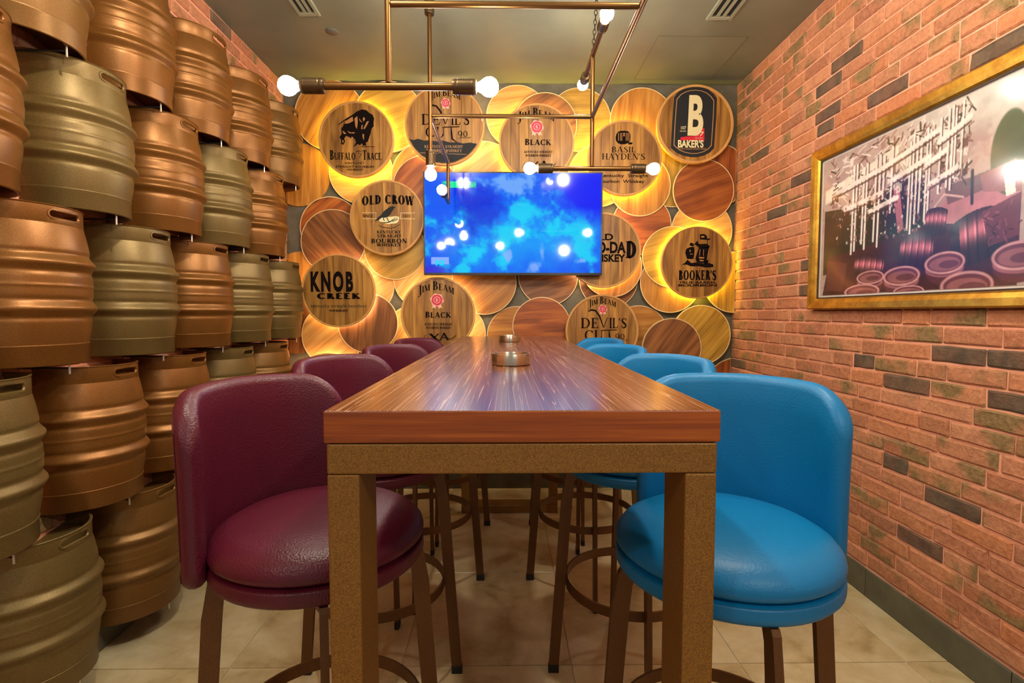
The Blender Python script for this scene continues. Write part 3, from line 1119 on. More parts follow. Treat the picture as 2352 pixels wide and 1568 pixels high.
def arched(s, x0, x1, yb, h, arch):
    V2, F2, w = serif_text('JIM BEAM', .2, .07, 1.32)
    xm = (x0 + x1) / 2
    out = []
    for a, b in V2:
        X = x0 + a / w * (x1 - x0)
        out.append((X, yb + arch * ((X - xm) / ((x1 - x0) / 2)) ** 2 - b * h))
    s.put(out, F2, m_ink, 'lettering')


s = Sign(1021, 287, 89, 'round sign with swoosh lettering over a black lower band, top middle left', m_led_w, rim=4)
arched(s, 990, 1057, 224, 12, 9)
s.seal(1024, 239, 8.5)
devils(s, 970, 287, 107)
band = [(940, 318), (952, 321), (962, 318), (975, 322), (990, 321), (1003, 324), (1018, 322), (1034, 326), (1050, 325), (1062, 328), (1078, 326), (1097, 329)]
lower = [(1021 + 83.5 * math.cos(math.radians(a)), 287 + 83.5 * math.sin(math.radians(a))) for a in range(30, 158, 6)]
s.poly(band + lower, m_black, 'black_band')
s.text('KENTUCKY STRAIGHT', 976, 1062, 338, 6, m_gold)
s.text('BOURBON WHISKEY', 980, 1060, 347, 6, m_gold)
s.strokes([[(966, 344 + 5), (1004, 350)], [(1030, 351), (1070, 352)], [(1006, 350), (1012, 347), (1018, 353), (1024, 347), (1029, 351)]], 1.0, m_gold)


def black_label(s, dx, dy):
    arched(s, 962 + dx, 1043 + dx, 666 + dy, 14.5, 11)
    s.seal(1004 + dx, 689 + dy, 12.5)
    s.text('BLACK', 977 + dx, 1036 + dx, 729 + dy, 12, caps=1.12, T=.21)
    s.text('KENTUCKY STRAIGHT', 976 + dx, 1039 + dx, 746.5 + dy, 5)
    s.text('BOURBON WHISKEY', 979 + dx, 1036 + dx, 754.5 + dy, 5)
    s.text('X', 985 + dx, 1011 + dx, 783 + dy, 17, T=.18)
    s.text('A', 1008 + dx, 1032 + dx, 780 + dy, 16, T=.14)
    s.strokes([[(971 + dx, 780 + dy), (978 + dx, 768 + dy), (974 + dx, 775 + dy), (983 + dx, 778 + dy), (993 + dx, 774 + dy)],
               [(1024 + dx, 774 + dy), (1036 + dx, 778 + dy), (1044 + dx, 772 + dy), (1048 + dx, 768 + dy)]], 1.3)


s = Sign(1233, 326, 85, 'round sign with red wax seal and one bold word, under the ceiling in the middle', m_led_y)
black_label(s, 229, -396)
s = Sign(1006, 722, 85, 'round sign with pink wax seal below the television, behind the far left table end', m_led_w)
black_label(s, 0, 0)

# plaque sign
s = Sign(1597, 285, 87, 'round sign with a black plaque and a big cream letter, in the top right corner', None, rim=6)
fr = (1510, 190, 8.711)
outer = [(330, 310), (420, 205), (520, 150), (640, 115), (760, 108), (880, 120), (1010, 170), (1100, 240), (1172, 330), (1165, 700), (1135, 1290), (1060, 1370), (960, 1425), (820, 1462), (680, 1465), (540, 1440), (420, 1395), (330, 1330), (282, 1285), (300, 800)]
s.poly(outer, m_black, 'plaque_border', fr)
cxm = 730
s.poly([(cxm + (a - cxm) * .885, 790 + (b - 790) * .905) for a, b in outer], m_gold, 'plaque_line', fr)
s.poly([(cxm + (a - cxm) * .845, 790 + (b - 790) * .885) for a, b in outer], m_black, 'plaque', fr)
s.polys([[(470, 1085), (560, 1070), (740, 1060), (690, 1010), (860, 985), (880, 920), (935, 900), (942, 1150), (700, 1145), (470, 1140)]], m_red, 'red_brush_mark', fr)
s.text('B', 1579.5, 1614, 306.5, 83, m_cream, style='sans', bold=.035, slant=.03)
s.text('107', 1564.5, 1576, 297, 7, m_cream, style='sans', bold=.01)
s.text('PROOF', 1562, 1576, 302.5, 3, m_cream, style='sans')
s.text('7', 1607, 1617, 312, 10, m_cream, style='sans', bold=.02, shear=.2)
s.text('AGED', 1588, 1604, 311.5, 2.6, m_cream, style='sans')
s.text('YEARS', 1595, 1614, 317.5, 2.6, m_cream, style='sans')
s.text("BAKER'S", 1558, 1616, 336.5, 15.5, m_cream, style='sans', bold=.035)
s.text('KENTUCKY STRAIGHT BOURBON WHISKEY', 1558, 1623, 342, 3.6, m_gold, style='sans', bold=.01)

# barrel emblem sign
s = Sign(1435, 363, 84, 'round sign with a small barrel emblem, partly behind the television corner, haloed yellow', m_led_y)
fr = (1380, 280, 9.8)
s.poly([(345, 300), (380, 245), (440, 225), (540, 222), (610, 235), (650, 280), (662, 350), (650, 430), (620, 480), (540, 515), (450, 515), (380, 490), (340, 440), (330, 370)], m_ink, 'emblem', fr)
s.polys([[(x, 270), (x + 14, 262), (x + 14, 440), (x, 440)] for x in (385, 430, 460, 555, 590, 620)] + [[(500, 270), (530, 262), (530, 340), (500, 345)]], m_woodink, 'emblem_highlight', fr)
s.poly([(600, 500), (640, 470), (715, 480), (690, 515), (620, 520)], m_ink, 'emblem', fr)
s.text('BASIL', 1405, 1460, 350.5, 12.5, T=.14, t=.05)
s.text("HAYDEN'S", 1383.5, 1481, 366.5, 13.5, T=.14, t=.05)
s.text('Kentucky  Straight', 1378, 1488, 405, 6.6, style='sans', bold=.012)
s.text('Bourbon  Whiskey', 1376, 1480, 418, 6.6, style='sans', bold=.012)

# crow sign
s = Sign(889, 500, 84, 'round sign with a perched crow emblem, left of the television', None)
fr = (800, 410, 8.711)
s.text('OLD CROW', 833, 950, 469, 20, T=.30, t=.08, arch=4)
s.poly([(620, 800), (700, 775), (850, 765), (950, 750), (1020, 770), (1000, 850), (960, 890), (800, 910), (680, 880), (620, 850)], m_cream, 'emblem', fr)
s.strokes([[(640, 870), (750, 880), (850, 850), (960, 765)], [(700, 890), (820, 870), (1000, 780)], [(880, 860), (990, 810)], [(600, 930), (700, 970), (850, 990), (950, 960), (1040, 900)]], 14, m_inkgreen, 'emblem', fr)
s.poly([(538, 858), (556, 826), (580, 808), (592, 780), (622, 758), (650, 742), (690, 690), (740, 640), (800, 596), (850, 566), (905, 562), (950, 584), (915, 600), (900, 632), (868, 672), (850, 712), (826, 742), (790, 768), (742, 784), (700, 782), (660, 790), (640, 812), (604, 832), (580, 838)], m_black, 'emblem', fr)
s.strokes([[(715, 770), (708, 810), (725, 850)], [(770, 765), (785, 810), (810, 855)]], 20, m_black, 'emblem', fr)
s.strokes([[(290, 690), (570, 690)], [(290, 806), (570, 806)], [(560, 690), (560, 806)], [(1035, 690), (1330, 690)], [(1035, 806), (1330, 806)], [(1045, 690), (1045, 806)]], 8, m_cream, 'rule_line', fr)
s.text('SINCE', 835, 858, 498.5, 5.5)
s.text('1835', 926, 942, 498.5, 5.5, style='sans')
s.text('KENTUCKY', 866, 920, 535, 6.5, T=.2)
s.text('STRAIGHT', 866, 921, 544, 6.5, T=.2)
s.text('BOURBON', 853, 933.5, 556.5, 9.5, T=.2)
s.text('WHISKEY', 865, 921, 564, 6.5, T=.2)

# ship sign
s = Sign(1601, 603, 82, 'round sign with a sailing ship emblem against the right wall, haloed bright yellow', m_led_y, rim=3)
fr = (1500, 510, 8.255)
s.polys([[(535, 805), (600, 775), (650, 710), (720, 775), (820, 765), (960, 785), (1010, 720), (1050, 715), (1040, 770), (1140, 800), (1145, 850), (1000, 860), (880, 835), (720, 838), (640, 805)],
         [(865, 490), (1055, 470), (1030, 600), (1005, 780), (830, 765), (800, 690), (830, 590)], [(690, 480), (770, 470), (785, 560), (760, 700), (640, 700), (605, 580), (625, 510)],
         [(860, 420), (1015, 415), (1070, 460), (1050, 495), (870, 490), (775, 420), (830, 360)], [(680, 440), (700, 395), (740, 400), (780, 440), (740, 465)],
         [(875, 238), (960, 235), (1005, 262), (1015, 320), (1075, 310), (1060, 345), (880, 332)], [(1005, 335), (1018, 335), (1030, 420), (1018, 420)]], m_ink, 'emblem', fr)
s.polys([[(900, 270), (960, 270), (960, 300), (900, 300)], [(880, 520), (892, 520), (880, 640), (868, 640)], [(950, 520), (960, 520), (955, 640), (945, 640)], [(860, 660), (970, 665), (960, 690), (870, 690)], [(700, 600), (750, 600), (740, 615), (700, 615)],
         [(690, 720), (730, 700), (730, 760), (700, 760)], [(680, 540), (700, 520), (710, 560), (690, 570)], [(780, 540), (800, 530), (800, 620), (775, 690)], [(620, 690), (650, 640), (600, 720)], [(880, 710), (960, 720), (950, 745), (885, 740)]], m_woodink, 'emblem_highlight', fr)
s.text("BOOKER'S", 1559, 1645.5, 642.5, 22, T=.27, t=.10)
s.text('TRUE BARREL', 1559, 1647, 650.5, 5, style='sans', bold=.02)
s.text('BOURBON', 1559, 1647, 657, 5, style='sans', bold=.03)

# bold lettering sign
s = Sign(777, 668, 83, 'round sign with tall bold block lettering beside the kegs, haloed warm, lower left', m_led_w, rim=4)
s.text('KNOB', 715, 811, 667, 41, style='sans', bold=.05, sp=1.35)
s.text('CREEK', 728, 827, 686, 13, T=.30, t=.15)
s.text('kentucky straight bourbon', 714, 840, 705, 7, m_inkgreen, style='sans')
s.text('WHISKEY', 755, 799, 715, 5, style='sans', bold=.02)

# sign cut off by the television
s = Sign(1387, 575, 85, 'round sign half hidden behind the right edge of the television', m_led_w)
s.text('OLD', 1352, 1408, 551.5, 14, style='sans', bold=.03)
s.text('GRAND-DA', 1302, 1437, 580, 24, style='sans', bold=.04, arch=0)
s.text('D', 1437, 1462, 592, 38, style='serif', T=.30, t=.12)
s.text('WHISKEY', 1342, 1436, 600, 16, style='sans', bold=.035)

s = Sign(1383, 760, 84, 'round sign with swoosh lettering low on the right, just above the far blue stool', None)
arched(s, 1352, 1414, 697, 12, 9)
s.seal(1384, 709.5, 8)
devils(s, 1334, 753, 105)

s = Sign(752, 893, 82, 'round sign mostly hidden behind the maroon stools in the left corner', m_led_w)
arched(s, 699, 801, 838, 14, 10)
s.seal(752, 862, 12)

# ------------------------------------------------------------------ television
def vnoise(w, h, cell, seed):
    q = np.random.RandomState(seed)
    gy, gx = int(h / cell) + 3, int(w / cell) + 3
    g = q.rand(gy, gx)
    ys, xs = np.mgrid[0:h, 0:w] / cell
    y0, x0 = ys.astype(int), xs.astype(int)
    fy, fx = ys - y0, xs - x0
    fy, fx = fy * fy * (3 - 2 * fy), fx * fx * (3 - 2 * fx)
    return (g[y0, x0] * (1 - fx) + g[y0, x0 + 1] * fx) * (1 - fy) + (g[y0 + 1, x0] * (1 - fx) + g[y0 + 1, x0 + 1] * fx) * fy


def fbm(w, h, cell, seed):
    out, amp, tot = 0, 1.0, 0
    for i in range(5):
        out = out + amp * vnoise(w, h, max(cell / 2 ** i, 1.5), seed + i)
        tot += amp
        amp *= 0.55
    return out / tot


def tolin(a):
    a = a / 255.0
    return np.where(a <= 0.04045, a / 12.92, ((a + 0.055) / 1.055) ** 2.4)


def picture_mesh(name, img, P, mat):
    """img h x w x 3 (srgb 0..255), P(u, v) -> point, v = 0 at the top"""
    h, w, _ = img.shape
    us, vs = np.meshgrid(np.linspace(0, 1, w), np.linspace(0, 1, h))
    o, ex, ey = [np.array(q) for q in (P(0, 0), P(1, 0), P(0, 1))]
    pts = o + us[..., None] * (ex - o) + vs[..., None] * (ey - o)
    me = bpy.data.meshes.new(name)
    idx = np.arange(h * w).reshape(h, w)
    q = np.stack([idx[:-1, :-1], idx[1:, :-1], idx[1:, 1:], idx[:-1, 1:]], -1).reshape(-1, 4)
    me.from_pydata(pts.reshape(-1, 3).tolist(), [], q.tolist())
    me.materials.append(mat)
    at = me.color_attributes.new('Col', 'FLOAT_COLOR', 'POINT')
    col = np.ones((h * w, 4), np.float32)
    col[:, :3] = tolin(img.reshape(-1, 3))
    at.data.foreach_set('color', col.ravel())
    return me


def lerp(a, b, f):
    return a + (np.array(b, float) - a) * f[..., None]


def sm(x, a, b):
    u = np.clip((x - a) / (b - a), 0, 1)
    return u * u * (3 - 2 * u)


TVY = 3.345
p0, p1 = W(972, 394, y=TVY), W(1382, 632, y=TVY)
tvw, tvh = p1.x - p0.x, p0.z - p1.z
tv = thing('television', 'flat screen television showing a blue nebula picture, on the disc wall', 'television', ((p0.x + p1.x) / 2, TVY, p1.z))
B = 0.007
G().box(-tvw / 2, tvw / 2, 0.003, 0.040, 0, tvh).build('casing', m_blackpl, tv, bevel=0.004)
g = G()
g.box(-tvw / 2 - .0005, -tvw / 2 + B, -0.002, 0.0029, 0, tvh).box(tvw / 2 - B, tvw / 2 + .0005, -0.002, 0.0029, 0, tvh)
g.box(-tvw / 2 + B, tvw / 2 - B, -0.002, 0.0029, tvh - B, tvh).box(-tvw / 2 + B, tvw / 2 - B, -0.002, 0.0029, 0, B * 2.2)
g.build('bezel', m_blackpl, tv)
G().box(-0.15, 0.15, 0.0405, YB - TVY - 0.0005, tvh * .4, tvh * .6).build('wall_bracket', m_blackpl, tv)
w, h = 360, 208
U, Vv = np.meshgrid(np.linspace(0, 1, w), np.linspace(0, 1, h))
n1, n2, n3 = fbm(w, h, 70, 1), fbm(w, h, 40, 9), fbm(w, h, 24, 21)
img = np.zeros((h, w, 3)) + np.array([0., 84., 232.])
img = lerp(img, [0, 34, 214], sm(n1, .50, .66) * .8)
cy = sm(1 - np.hypot((U - .52) / .62, (Vv - .70) / .62) + (n1 - .5) * 1.0, .05, .8)
img = lerp(img, [0, 142, 236], cy)
img = lerp(img, [10, 210, 235], sm(n2 + cy * .3, .62, .85) * .8)
img = lerp(img, [0, 20, 235], sm(1 - np.hypot((U - .93) / .22, (Vv - .15) / .4), 0, .6) * .9)
img = lerp(img, [0, 20, 190], sm(1 - np.hypot((U - .30) / .2, (Vv - .35) / .35) + (n3 - .5), .1, .8) * .6)
cl = sm(1 - np.hypot((U - .55) / .26, (Vv - .09) / .2) + (n3 - .5) * 1.6, .25, .8)
img = lerp(img, [120, 172, 240], cl * .85)
img = lerp(img, [165, 140, 235], sm(1 - np.hypot((U - .70) / .10, (Vv - .12) / .10) + (n3 - .5), .1, .8) * .55)
img = lerp(img, [100, 160, 240], sm(1 - np.hypot((U - .30) / .2, (Vv - .06) / .08) + (n3 - .5) * 2, .2, .9) * .7)
for (a, b, rx, ry) in ((.475, .83, .035, .12), (.66, .80, .04, .16), (.62, .95, .06, .08), (.90, .88, .10, .05)):
    img = lerp(img, [140, 170, 240], sm(1 - np.hypot((U - a) / rx, (Vv - b) / ry) + (n3 - .5) * 2.2, .2, .9) * .8)
bar = (U > .10) & (U < .29) & (Vv > .085) & (Vv < .145)
img = lerp(img, [0, 225, 150], bar * (.55 + .45 * sm(n3, .35, .5)))
bx = (U > .035) & (U < .135) & (Vv > .845) & (Vv < .915)
img = lerp(img, [130, 165, 240], bx * 1.0)
img = lerp(img, [60, 30, 200], sm(1 - np.hypot((U - .05) / .12, (Vv - .98) / .08), 0, .7) * .8)
me = picture_mesh('screen', img, lambda u, v: (-tvw / 2 + B + u * (tvw - 2 * B), 0.0, tvh - B - v * (tvh - B * 3.2)), m_tv)
link('screen', me, tv)['label'] = 'glowing blue screen'
V2, F2, ww = sans_text('10', .03)
vs = [(-tvw / 2 + tvw * .065 + a / ww * tvw * .047, -0.0012, tvh * .095 + b * tvh * .05) for a, b in V2]
o = G().add(vs, F2).build('screen_digits', emitter('screen_cyan', rgb(0, 225, 250), 1.0), tv)

# ------------------------------------------------------------------ framed photograph on the right wall
fy0, fy1 = 1.37, 2.572
fz0, fz1 = 1.226, 1.997
fw = 0.052
pic = thing('framed_photograph', 'gilt framed sepia photograph of an old brewhouse on the right brick wall', 'picture', (XR - 0.0035, (fy0 + fy1) / 2, fz0))
hw, hh = (fy1 - fy0) / 2, fz1 - fz0


def rail(a, b, inward):
    """mitred frame member from a to b in (y, z)"""
    ax, az = a
    bx, bz = b
    d = Vector((bx - ax, bz - az)).normalized()
    n = Vector(inward)
    prof = [(0, 0.0), (0, 0.024), (0.006, 0.030), (0.030, 0.026), (0.046, 0.020), (fw, 0.012), (fw, 0.0)]
    vs = []
    for (pp, e) in (((ax, az), 1), ((bx, bz), -1)):
        for (u, x) in prof:
            q = Vector(pp) + n * u + d * e * u
            vs.append((-x, q.x, q.y))
    k = len(prof)
    fs = [(i, i + 1, k + i + 1, k + i) for i in range(k - 1)] + [tuple(range(k)), tuple(range(2 * k - 1, k - 1, -1))]
    G().add(vs, fs).build('frame_rail', m_gilt, pic)


cs = [(-hw, 0), (hw, 0), (hw, hh), (-hw, hh)]
ins = [(0, 1), (-1, 0), (0, -1), (1, 0)]
for i in range(4):
    rail(cs[i], cs[(i + 1) % 4], ins[i])
ih, iw = hh - 2 * fw, 2 * (hw - fw)
g = G()
for a0, a1, b0, b1 in ((-iw / 2, iw / 2, 0, .006), (-iw / 2, iw / 2, ih - .006, ih), (-iw / 2, -iw / 2 + .006, .006, ih - .006), (iw / 2 - .006, iw / 2, .006, ih - .006)):
    g.box(-0.011, -0.0075, a0, a1, fw + b0, fw + b1)
g.build('frame_lip', m_lip, pic)
G().box(-0.003, 0.0, -iw / 2, iw / 2, fw, fw + ih).build('backing', m_mount, pic)
# print: u runs from the far end (left in the photo) to the near end
w, h = 460, 280
U, Vv = np.meshgrid(np.linspace(0, 1, w), np.linspace(0, 1, h))
U = ((1817.0 / (2.52 - 1.095 * U)) - 727.0) / 465.0   # the far end of the print holds most of its detail
n1, n2 = fbm(w, h, 50, 31), fbm(w, h, 18, 41)
img = np.zeros((h, w, 3)) + np.array([188., 164., 156.])
img = lerp(img, [170, 142, 138], sm(n2, .45, .65))
img = lerp(img, [204, 194, 184], sm(U, .25, .6) * (1 - sm(Vv, .1, .35)))
img = lerp(img, [150, 112, 112], sm(n1, .5, .62) * sm(Vv, .1, .3) * .6)


def area(poly, col, a=1.0, soft=0.006):
    global img
    inside = np.zeros((h, w))
    n = len(poly)
    d = np.full((h, w), 9.0)
    ins_ = np.zeros((h, w), bool)
    for i in range(n):
        x0, y0 = poly[i]
        x1, y1 = poly[(i + 1) % n]
        c = ((y0 > Vv) != (y1 > Vv))
        with np.errstate(divide='ignore', invalid='ignore'):
            xi = (x1 - x0) * (Vv - y0) / (y1 - y0 + 1e-12) + x0
        ins_ ^= c & (U < xi)
    img = lerp(img, col, ins_ * a)


def line(x0, y0, x1, y1, wd, col, a=1.0):
    global img
    dx, dy = x1 - x0, y1 - y0
    tt = np.clip(((U - x0) * dx + (Vv - y0) * dy) / (dx * dx + dy * dy), 0, 1)
    d = np.hypot(U - x0 - tt * dx, (Vv - y0 - tt * dy) * .6)
    img = lerp(img, col, (1 - sm(d, wd * .6, wd * 1.3)) * a)


def ell(cx, cy, rx, ry, col, a=1.0, inner=0.0):
    global img
    d = np.hypot((U - cx) / rx, (Vv - cy) / ry)
    mk = 1 - sm(d, .95, 1.05)
    if inner:
        mk = mk * sm(d, inner - .05, inner + .05)
    img = lerp(img, col, mk * a)


DK, GR, MV, WH = [30, 22, 18], [38, 42, 22], [120, 62, 74], [234, 222, 214]
area([(.0, .37), (.14, .40), (.34, .33), (.50, .32), (.50, .70), (.3, .74), (.0, .85)], GR)
area([(.03, .72), (.34, .66), (.52, .62), (.70, .66), (1, .60), (1, 1), (.0, 1)], [66, 32, 34])
area([(.52, .60), (.62, .50), (.86, .46), (1, .47), (1, .62), (.74, .68)], [182, 118, 124])
area([(.60, .44), (1, .40), (1, .47), (.86, .50), (.62, .54)], [92, 66, 60], .7)
area([(0, .22), (.36, .10), (.36, .18), (0, .32)], [238, 222, 206])
area([(.34, .36), (.37, .35), (.40, .62), (.37, .64)], [170, 104, 108])
q = random.Random(12)
for k in range(60):
    x, y = q.uniform(.02, .70), q.uniform(.03, .38)
    a, b = q.uniform(.01, .035), q.uniform(.02, .06)
    area([(x, y), (x + a, y - .01), (x + a, y + b), (x, y + b + .01)], q.choice(([96, 62, 58], [140, 104, 98], [60, 40, 34], [244, 234, 224])), .65)
for k in range(330):
    x, y = q.uniform(.02, .72), q.uniform(.02, .42)
    line(x, y, x + q.uniform(-.03, .04), y + q.uniform(-.05, .05), q.uniform(.002, .0045), q.choice((WH, WH, DK, [120, 84, 80])), .8)
for x, y0, y1 in ((.14, .12, .72), (.155, .12, .70), (.19, .16, .66), (.205, .14, .70), (.25, .13, .66), (.27, .12, .70), (.29, .14, .40), (.33, .10, .50), (.42, .12, .62), (.435, .10, .66), (.455, .10, .60), (.475, .12, .55), (.505, .08, .60), (.52, .10, .56), (.57, .06, .46), (.61, .03, .44), (.63, .02, .46), (.645, .04, .40), (.68, .02, .36)):
    line(x, y0, x - .004, y1, .0048, WH)
    line(x + .009, y0, x + .005, y1, .0026, [60, 34, 34], .8)
for x0, y0, x1, y1 in ((.06, .26, .30, .20), (.10, .40, .28, .36), (.22, .46, .36, .42), (.30, .20, .56, .11), (.34, .30, .52, .24), (.52, .40, .66, .35), (.56, .18, .72, .11), (.50, .28, .60, .24)):
    line(x0, y0, x1, y1, .010, WH)
    line(x0, y0 + .028, x1, y1 + .028, .004, [80, 50, 46], .8)
for k in range(230):
    x, y = q.uniform(.05, .58), q.uniform(.34, .66)
    ell(x, y, q.uniform(.002, .006), q.uniform(.004, .012), q.choice((WH, [190, 140, 130], [140, 84, 84])), .75)
for (cx, cy, rx, ry) in ((.93, .36, .10, .20),):
    ell(cx, cy, rx, ry, [58, 76, 40], .9)
area([(.78, .43), (.96, .40), (1, .44), (1, .56), (.8, .52)], [150, 96, 96])
area([(.90, .44), (.95, .43), (.97, .56), (.92, .57)], WH)
line(.60, .48, .70, .52, .004, [210, 170, 160])
line(.60, .48, .54, .55, .004, [210, 170, 160])
line(.74, .40, .745, .56, .008, DK)


def barrel(cx, cy, L, R, ang, cends=DK):
    global img
    ca, sa = math.cos(ang), math.sin(ang)
    X, Y = (U - cx), (Vv - cy) * .62
    a, b = X * ca + Y * sa, -X * sa + Y * ca
    rad = R * (1 - .22 * (a / L) ** 2)
    mk = (np.abs(a) < L) & (np.abs(b) < rad)
    sh = np.clip(b / rad, -1, 1)
    base = np.array([152., 84., 96.])[None, None] * (0.35 + .95 * np.exp(-((sh + .25) / .38) ** 2))[..., None]
    hoop = sm(np.sin(a / L * 16), .55, .95)
    base = base * (1 - .35 * hoop)[..., None] + np.array([225., 190., 190.]) * (.25 * sm(np.sin(a / L * 16 + 1.3), .6, .95) * np.exp(-((sh + .25) / .4) ** 2))[..., None]
    end = (np.abs(a) > L * .62) if cends is not None else np.zeros_like(mk)
    img = np.where(mk[..., None], base, img)
    if cends is not None:
        img = np.where((mk & end)[..., None], np.array(cends, float) * (1 + .8 * np.exp(-((sh + .3) / .3) ** 2))[..., None], img)


barrel(.565, .62, .055, .050, .12, None)
barrel(.47, .77, .085, .068, .1, None)
barrel(.77, .74, .125, .085, -.15, [40, 30, 34])
barrel(.23, .83, .075, .055, .15, None)
area([(.02, .74), (.12, .78), (.10, .98), (.02, .96)], [96, 52, 48])
for (cx, cy, rx, ry) in ((.24, .895, .070, .045), (.20, .985, .090, .050), (.40, .905, .095, .060), (.62, .855, .105, .062), (.74, .985, .14, .075), (1.0, .86, .14, .07), (.44, 1.0, .08, .035)):
    ell(cx, cy + .05, rx * .92, ry * 1.1, [92, 46, 54])
    ell(cx, cy + .035, rx * .95, ry * .7, [170, 106, 114], .8, .75)
    ell(cx, cy, rx, ry, [206, 150, 152])
    ell(cx, cy, rx * .88, ry * .80, [108, 56, 64])
    ell(cx, cy + ry * .1, rx * .76, ry * .62, [150, 92, 94])
    ell(cx + rx * .2, cy + ry * .15, rx * .5, ry * .35, [96, 50, 56], .8)
area([(.80, .62), (1, .56), (1, .76), (.84, .80)], [108, 54, 62])
for k in range(26):
    x, y = q.uniform(.82, .99), q.uniform(.60, .76)
    line(x, y, x + q.uniform(-.03, .03), y + q.uniform(-.02, .03), .003, q.choice(([160, 96, 104], [60, 28, 32])), .7)
img = img * (0.86 + .28 * n2)[..., None]
me = picture_mesh('print', np.clip(img, 0, 255), lambda u, v: (-0.0045, iw / 2 - .016 - u * (iw - .032), fw + ih - .014 - v * (ih - .028)), m_print)
link('print', me, pic)
G().box(-0.0072, -0.0055, -iw / 2 + .0005, iw / 2 - .0005, fw + .0005, fw + ih - .0005).build('glass_pane', m_glass, pic)

# ------------------------------------------------------------------ bar table
TXC, TW, TY0, TY1, TZ = 0.0265, 0.588, 0.750, 3.150, 1.066
tb = thing('bar_table', 'long high bar table with brown wood top and speckled bronze frame', 'table', (TXC, (TY0 + TY1) / 2, 0))
hw_, hl_ = TW / 2, (TY1 - TY0) / 2
G().box(-hw_, hw_, -hl_, hl_, TZ - 0.048, TZ).build('tabletop', [m_top, m_topedge], tb, bevel=0.0025)
me = bpy.data.objects['tabletop'].data
for p in me.polygons:
    p.material_index = 0 if p.normal.z > 0.8 else 1
zt = TZ - 0.0495
for ys, sg in ((-hl_ + 0.003, 1), (hl_ - 0.003, -1)):
    ya, yb = sorted((ys, ys + sg * 0.10))
    G().box(-hw_ + 0.003, -hw_ + 0.051, ya, yb, 0.049, zt - 0.0465).build('leg', m_frame, tb, bevel=0.003)
    G().box(hw_ - 0.051, hw_ - 0.003, ya, yb, 0.049, zt - 0.0465).build('leg', m_frame, tb, bevel=0.003)
    G().box(-hw_ + 0.003, hw_ - 0.003, ya, yb, zt - 0.046, zt).build('top_rail', m_frame, tb, bevel=0.003)
    G().box(-hw_ + 0.003, hw_ - 0.003, ya, yb, 0.001, 0.0485).build('floor_rail', m_frame, tb, bevel=0.003)

# ashtrays
for k, (ax, ay, lab) in enumerate(((0.016, 1.425, 'low steel ashtray on the table, the one nearer the camera'), (0.022, 2.56, 'low steel ashtray near the far end of the table'))):
    if k == 0:
        a0 = thing('ashtray', lab, 'ashtray', (ax, ay, TZ + .0003), None, 'steel ashtrays on the bar table')
        G().lathe([(0, 0.0), (0.052, 0.0), (0.054, 0.002), (0.054, 0.030), (0.053, 0.032), (0.050, 0.032), (0.049, 0.030), (0.049, 0.004), (0, 0.004)], 48).build('bowl', m_steel, a0, smooth=True)
    else:
        copy_tree(a0, (ax, ay, TZ + .0003), None, lab)


# ------------------------------------------------------------------ bar stools
def backrest_mesh(mat):
    RM, TH, SP = 0.2330, 0.021, math.radians(63)
    zb, ztp = 0.684, 1.064
    us = []
    m = 22
    for i in range(9):
        us.append(-1 + 0.16 * (1 - math.cos(PI / 2 * i / 8)))
    us += [-0.84 + 1.68 * i / m for i in range(1, m)]
    us += [-u for u in us[:9]][::-1]
    vs, fs = [], []
    K = 0
    for u in us:
        a = u * SP
        e = (1 - abs(u)) * SP * RM
        k = min(e / 0.024, 1.0)
        th = max(TH * math.sqrt(max(1 - (1 - k) ** 2, 0)), 0.0008)
        kt = min(e / 0.105, 1.0)
        z1 = ztp - 0.105 * (1 - math.sqrt(max(1 - (1 - kt) ** 2, 0))) - 0.012 * u * u
        kb = min(e / 0.05, 1.0)
        z0 = zb + 0.05 * (1 - math.sqrt(max(1 - (1 - kb) ** 2, 0)))
        loop = []
        for i in range(7):
            b = PI + PI * i / 6
            loop.append((th * math.cos(b), z0 + th + th * math.sin(b)))
        for i in range(1, 6):
            loop.append((th, z0 + th + (z1 - z0 - 2 * th) * i / 6))
        for i in range(7):
            b = PI * i / 6
            loop.append((th * math.cos(b), z1 - th + th * math.sin(b)))
        for i in range(1, 6):
            loop.append((-th, z1 - th - (z1 - z0 - 2 * th) * i / 6))
        K = len(loop)
        for (r, z) in loop:
            R = RM + r + 0.006 * ((z - zb) / (ztp - zb)) ** 2
            vs.append((R * math.cos(a), R * math.sin(a), z))
    n = len(us)
    for i in range(n - 1):
        for j in range(K):
            fs.append((i * K + j, i * K + (j + 1) % K, (i + 1) * K + (j + 1) % K, (i + 1) * K + j))
    fs.append(tuple(range(K)))
    fs.append(tuple((n - 1) * K + j for j in range(K)))
    return G().add(vs, fs).mesh('backrest', mat, smooth=True)


def piping_mesh(mat):
    SP, RM = math.radians(63), 0.2330
    def top(a):
        e = (SP - abs(a)) * RM
        kt = min(e / 0.105, 1.0)
        return 1.064 - 0.105 * (1 - math.sqrt(max(1 - (1 - kt) ** 2, 0))) - 0.012 * (a / SP) ** 2 - 0.024
    def P(a, z):
        R = RM + 0.0212 + 0.006 * ((z - 0.684) / 0.38) ** 2
        return (R * math.cos(a), R * math.sin(a), z)
    A = SP - 0.10
    pts = [P(-A, 0.75 + (top(A) - 0.75) * i / 8) for i in range(8)]
    pts += [P(-A + 2 * A * i / 40, top(-A + 2 * A * i / 40)) for i in range(41)]
    pts += [P(A, top(A) - (top(A) - 0.75) * i / 8) for i in range(1, 9)]
    return G().tube(pts, 0.0018, 6).mesh('piping', mat, smooth=True)


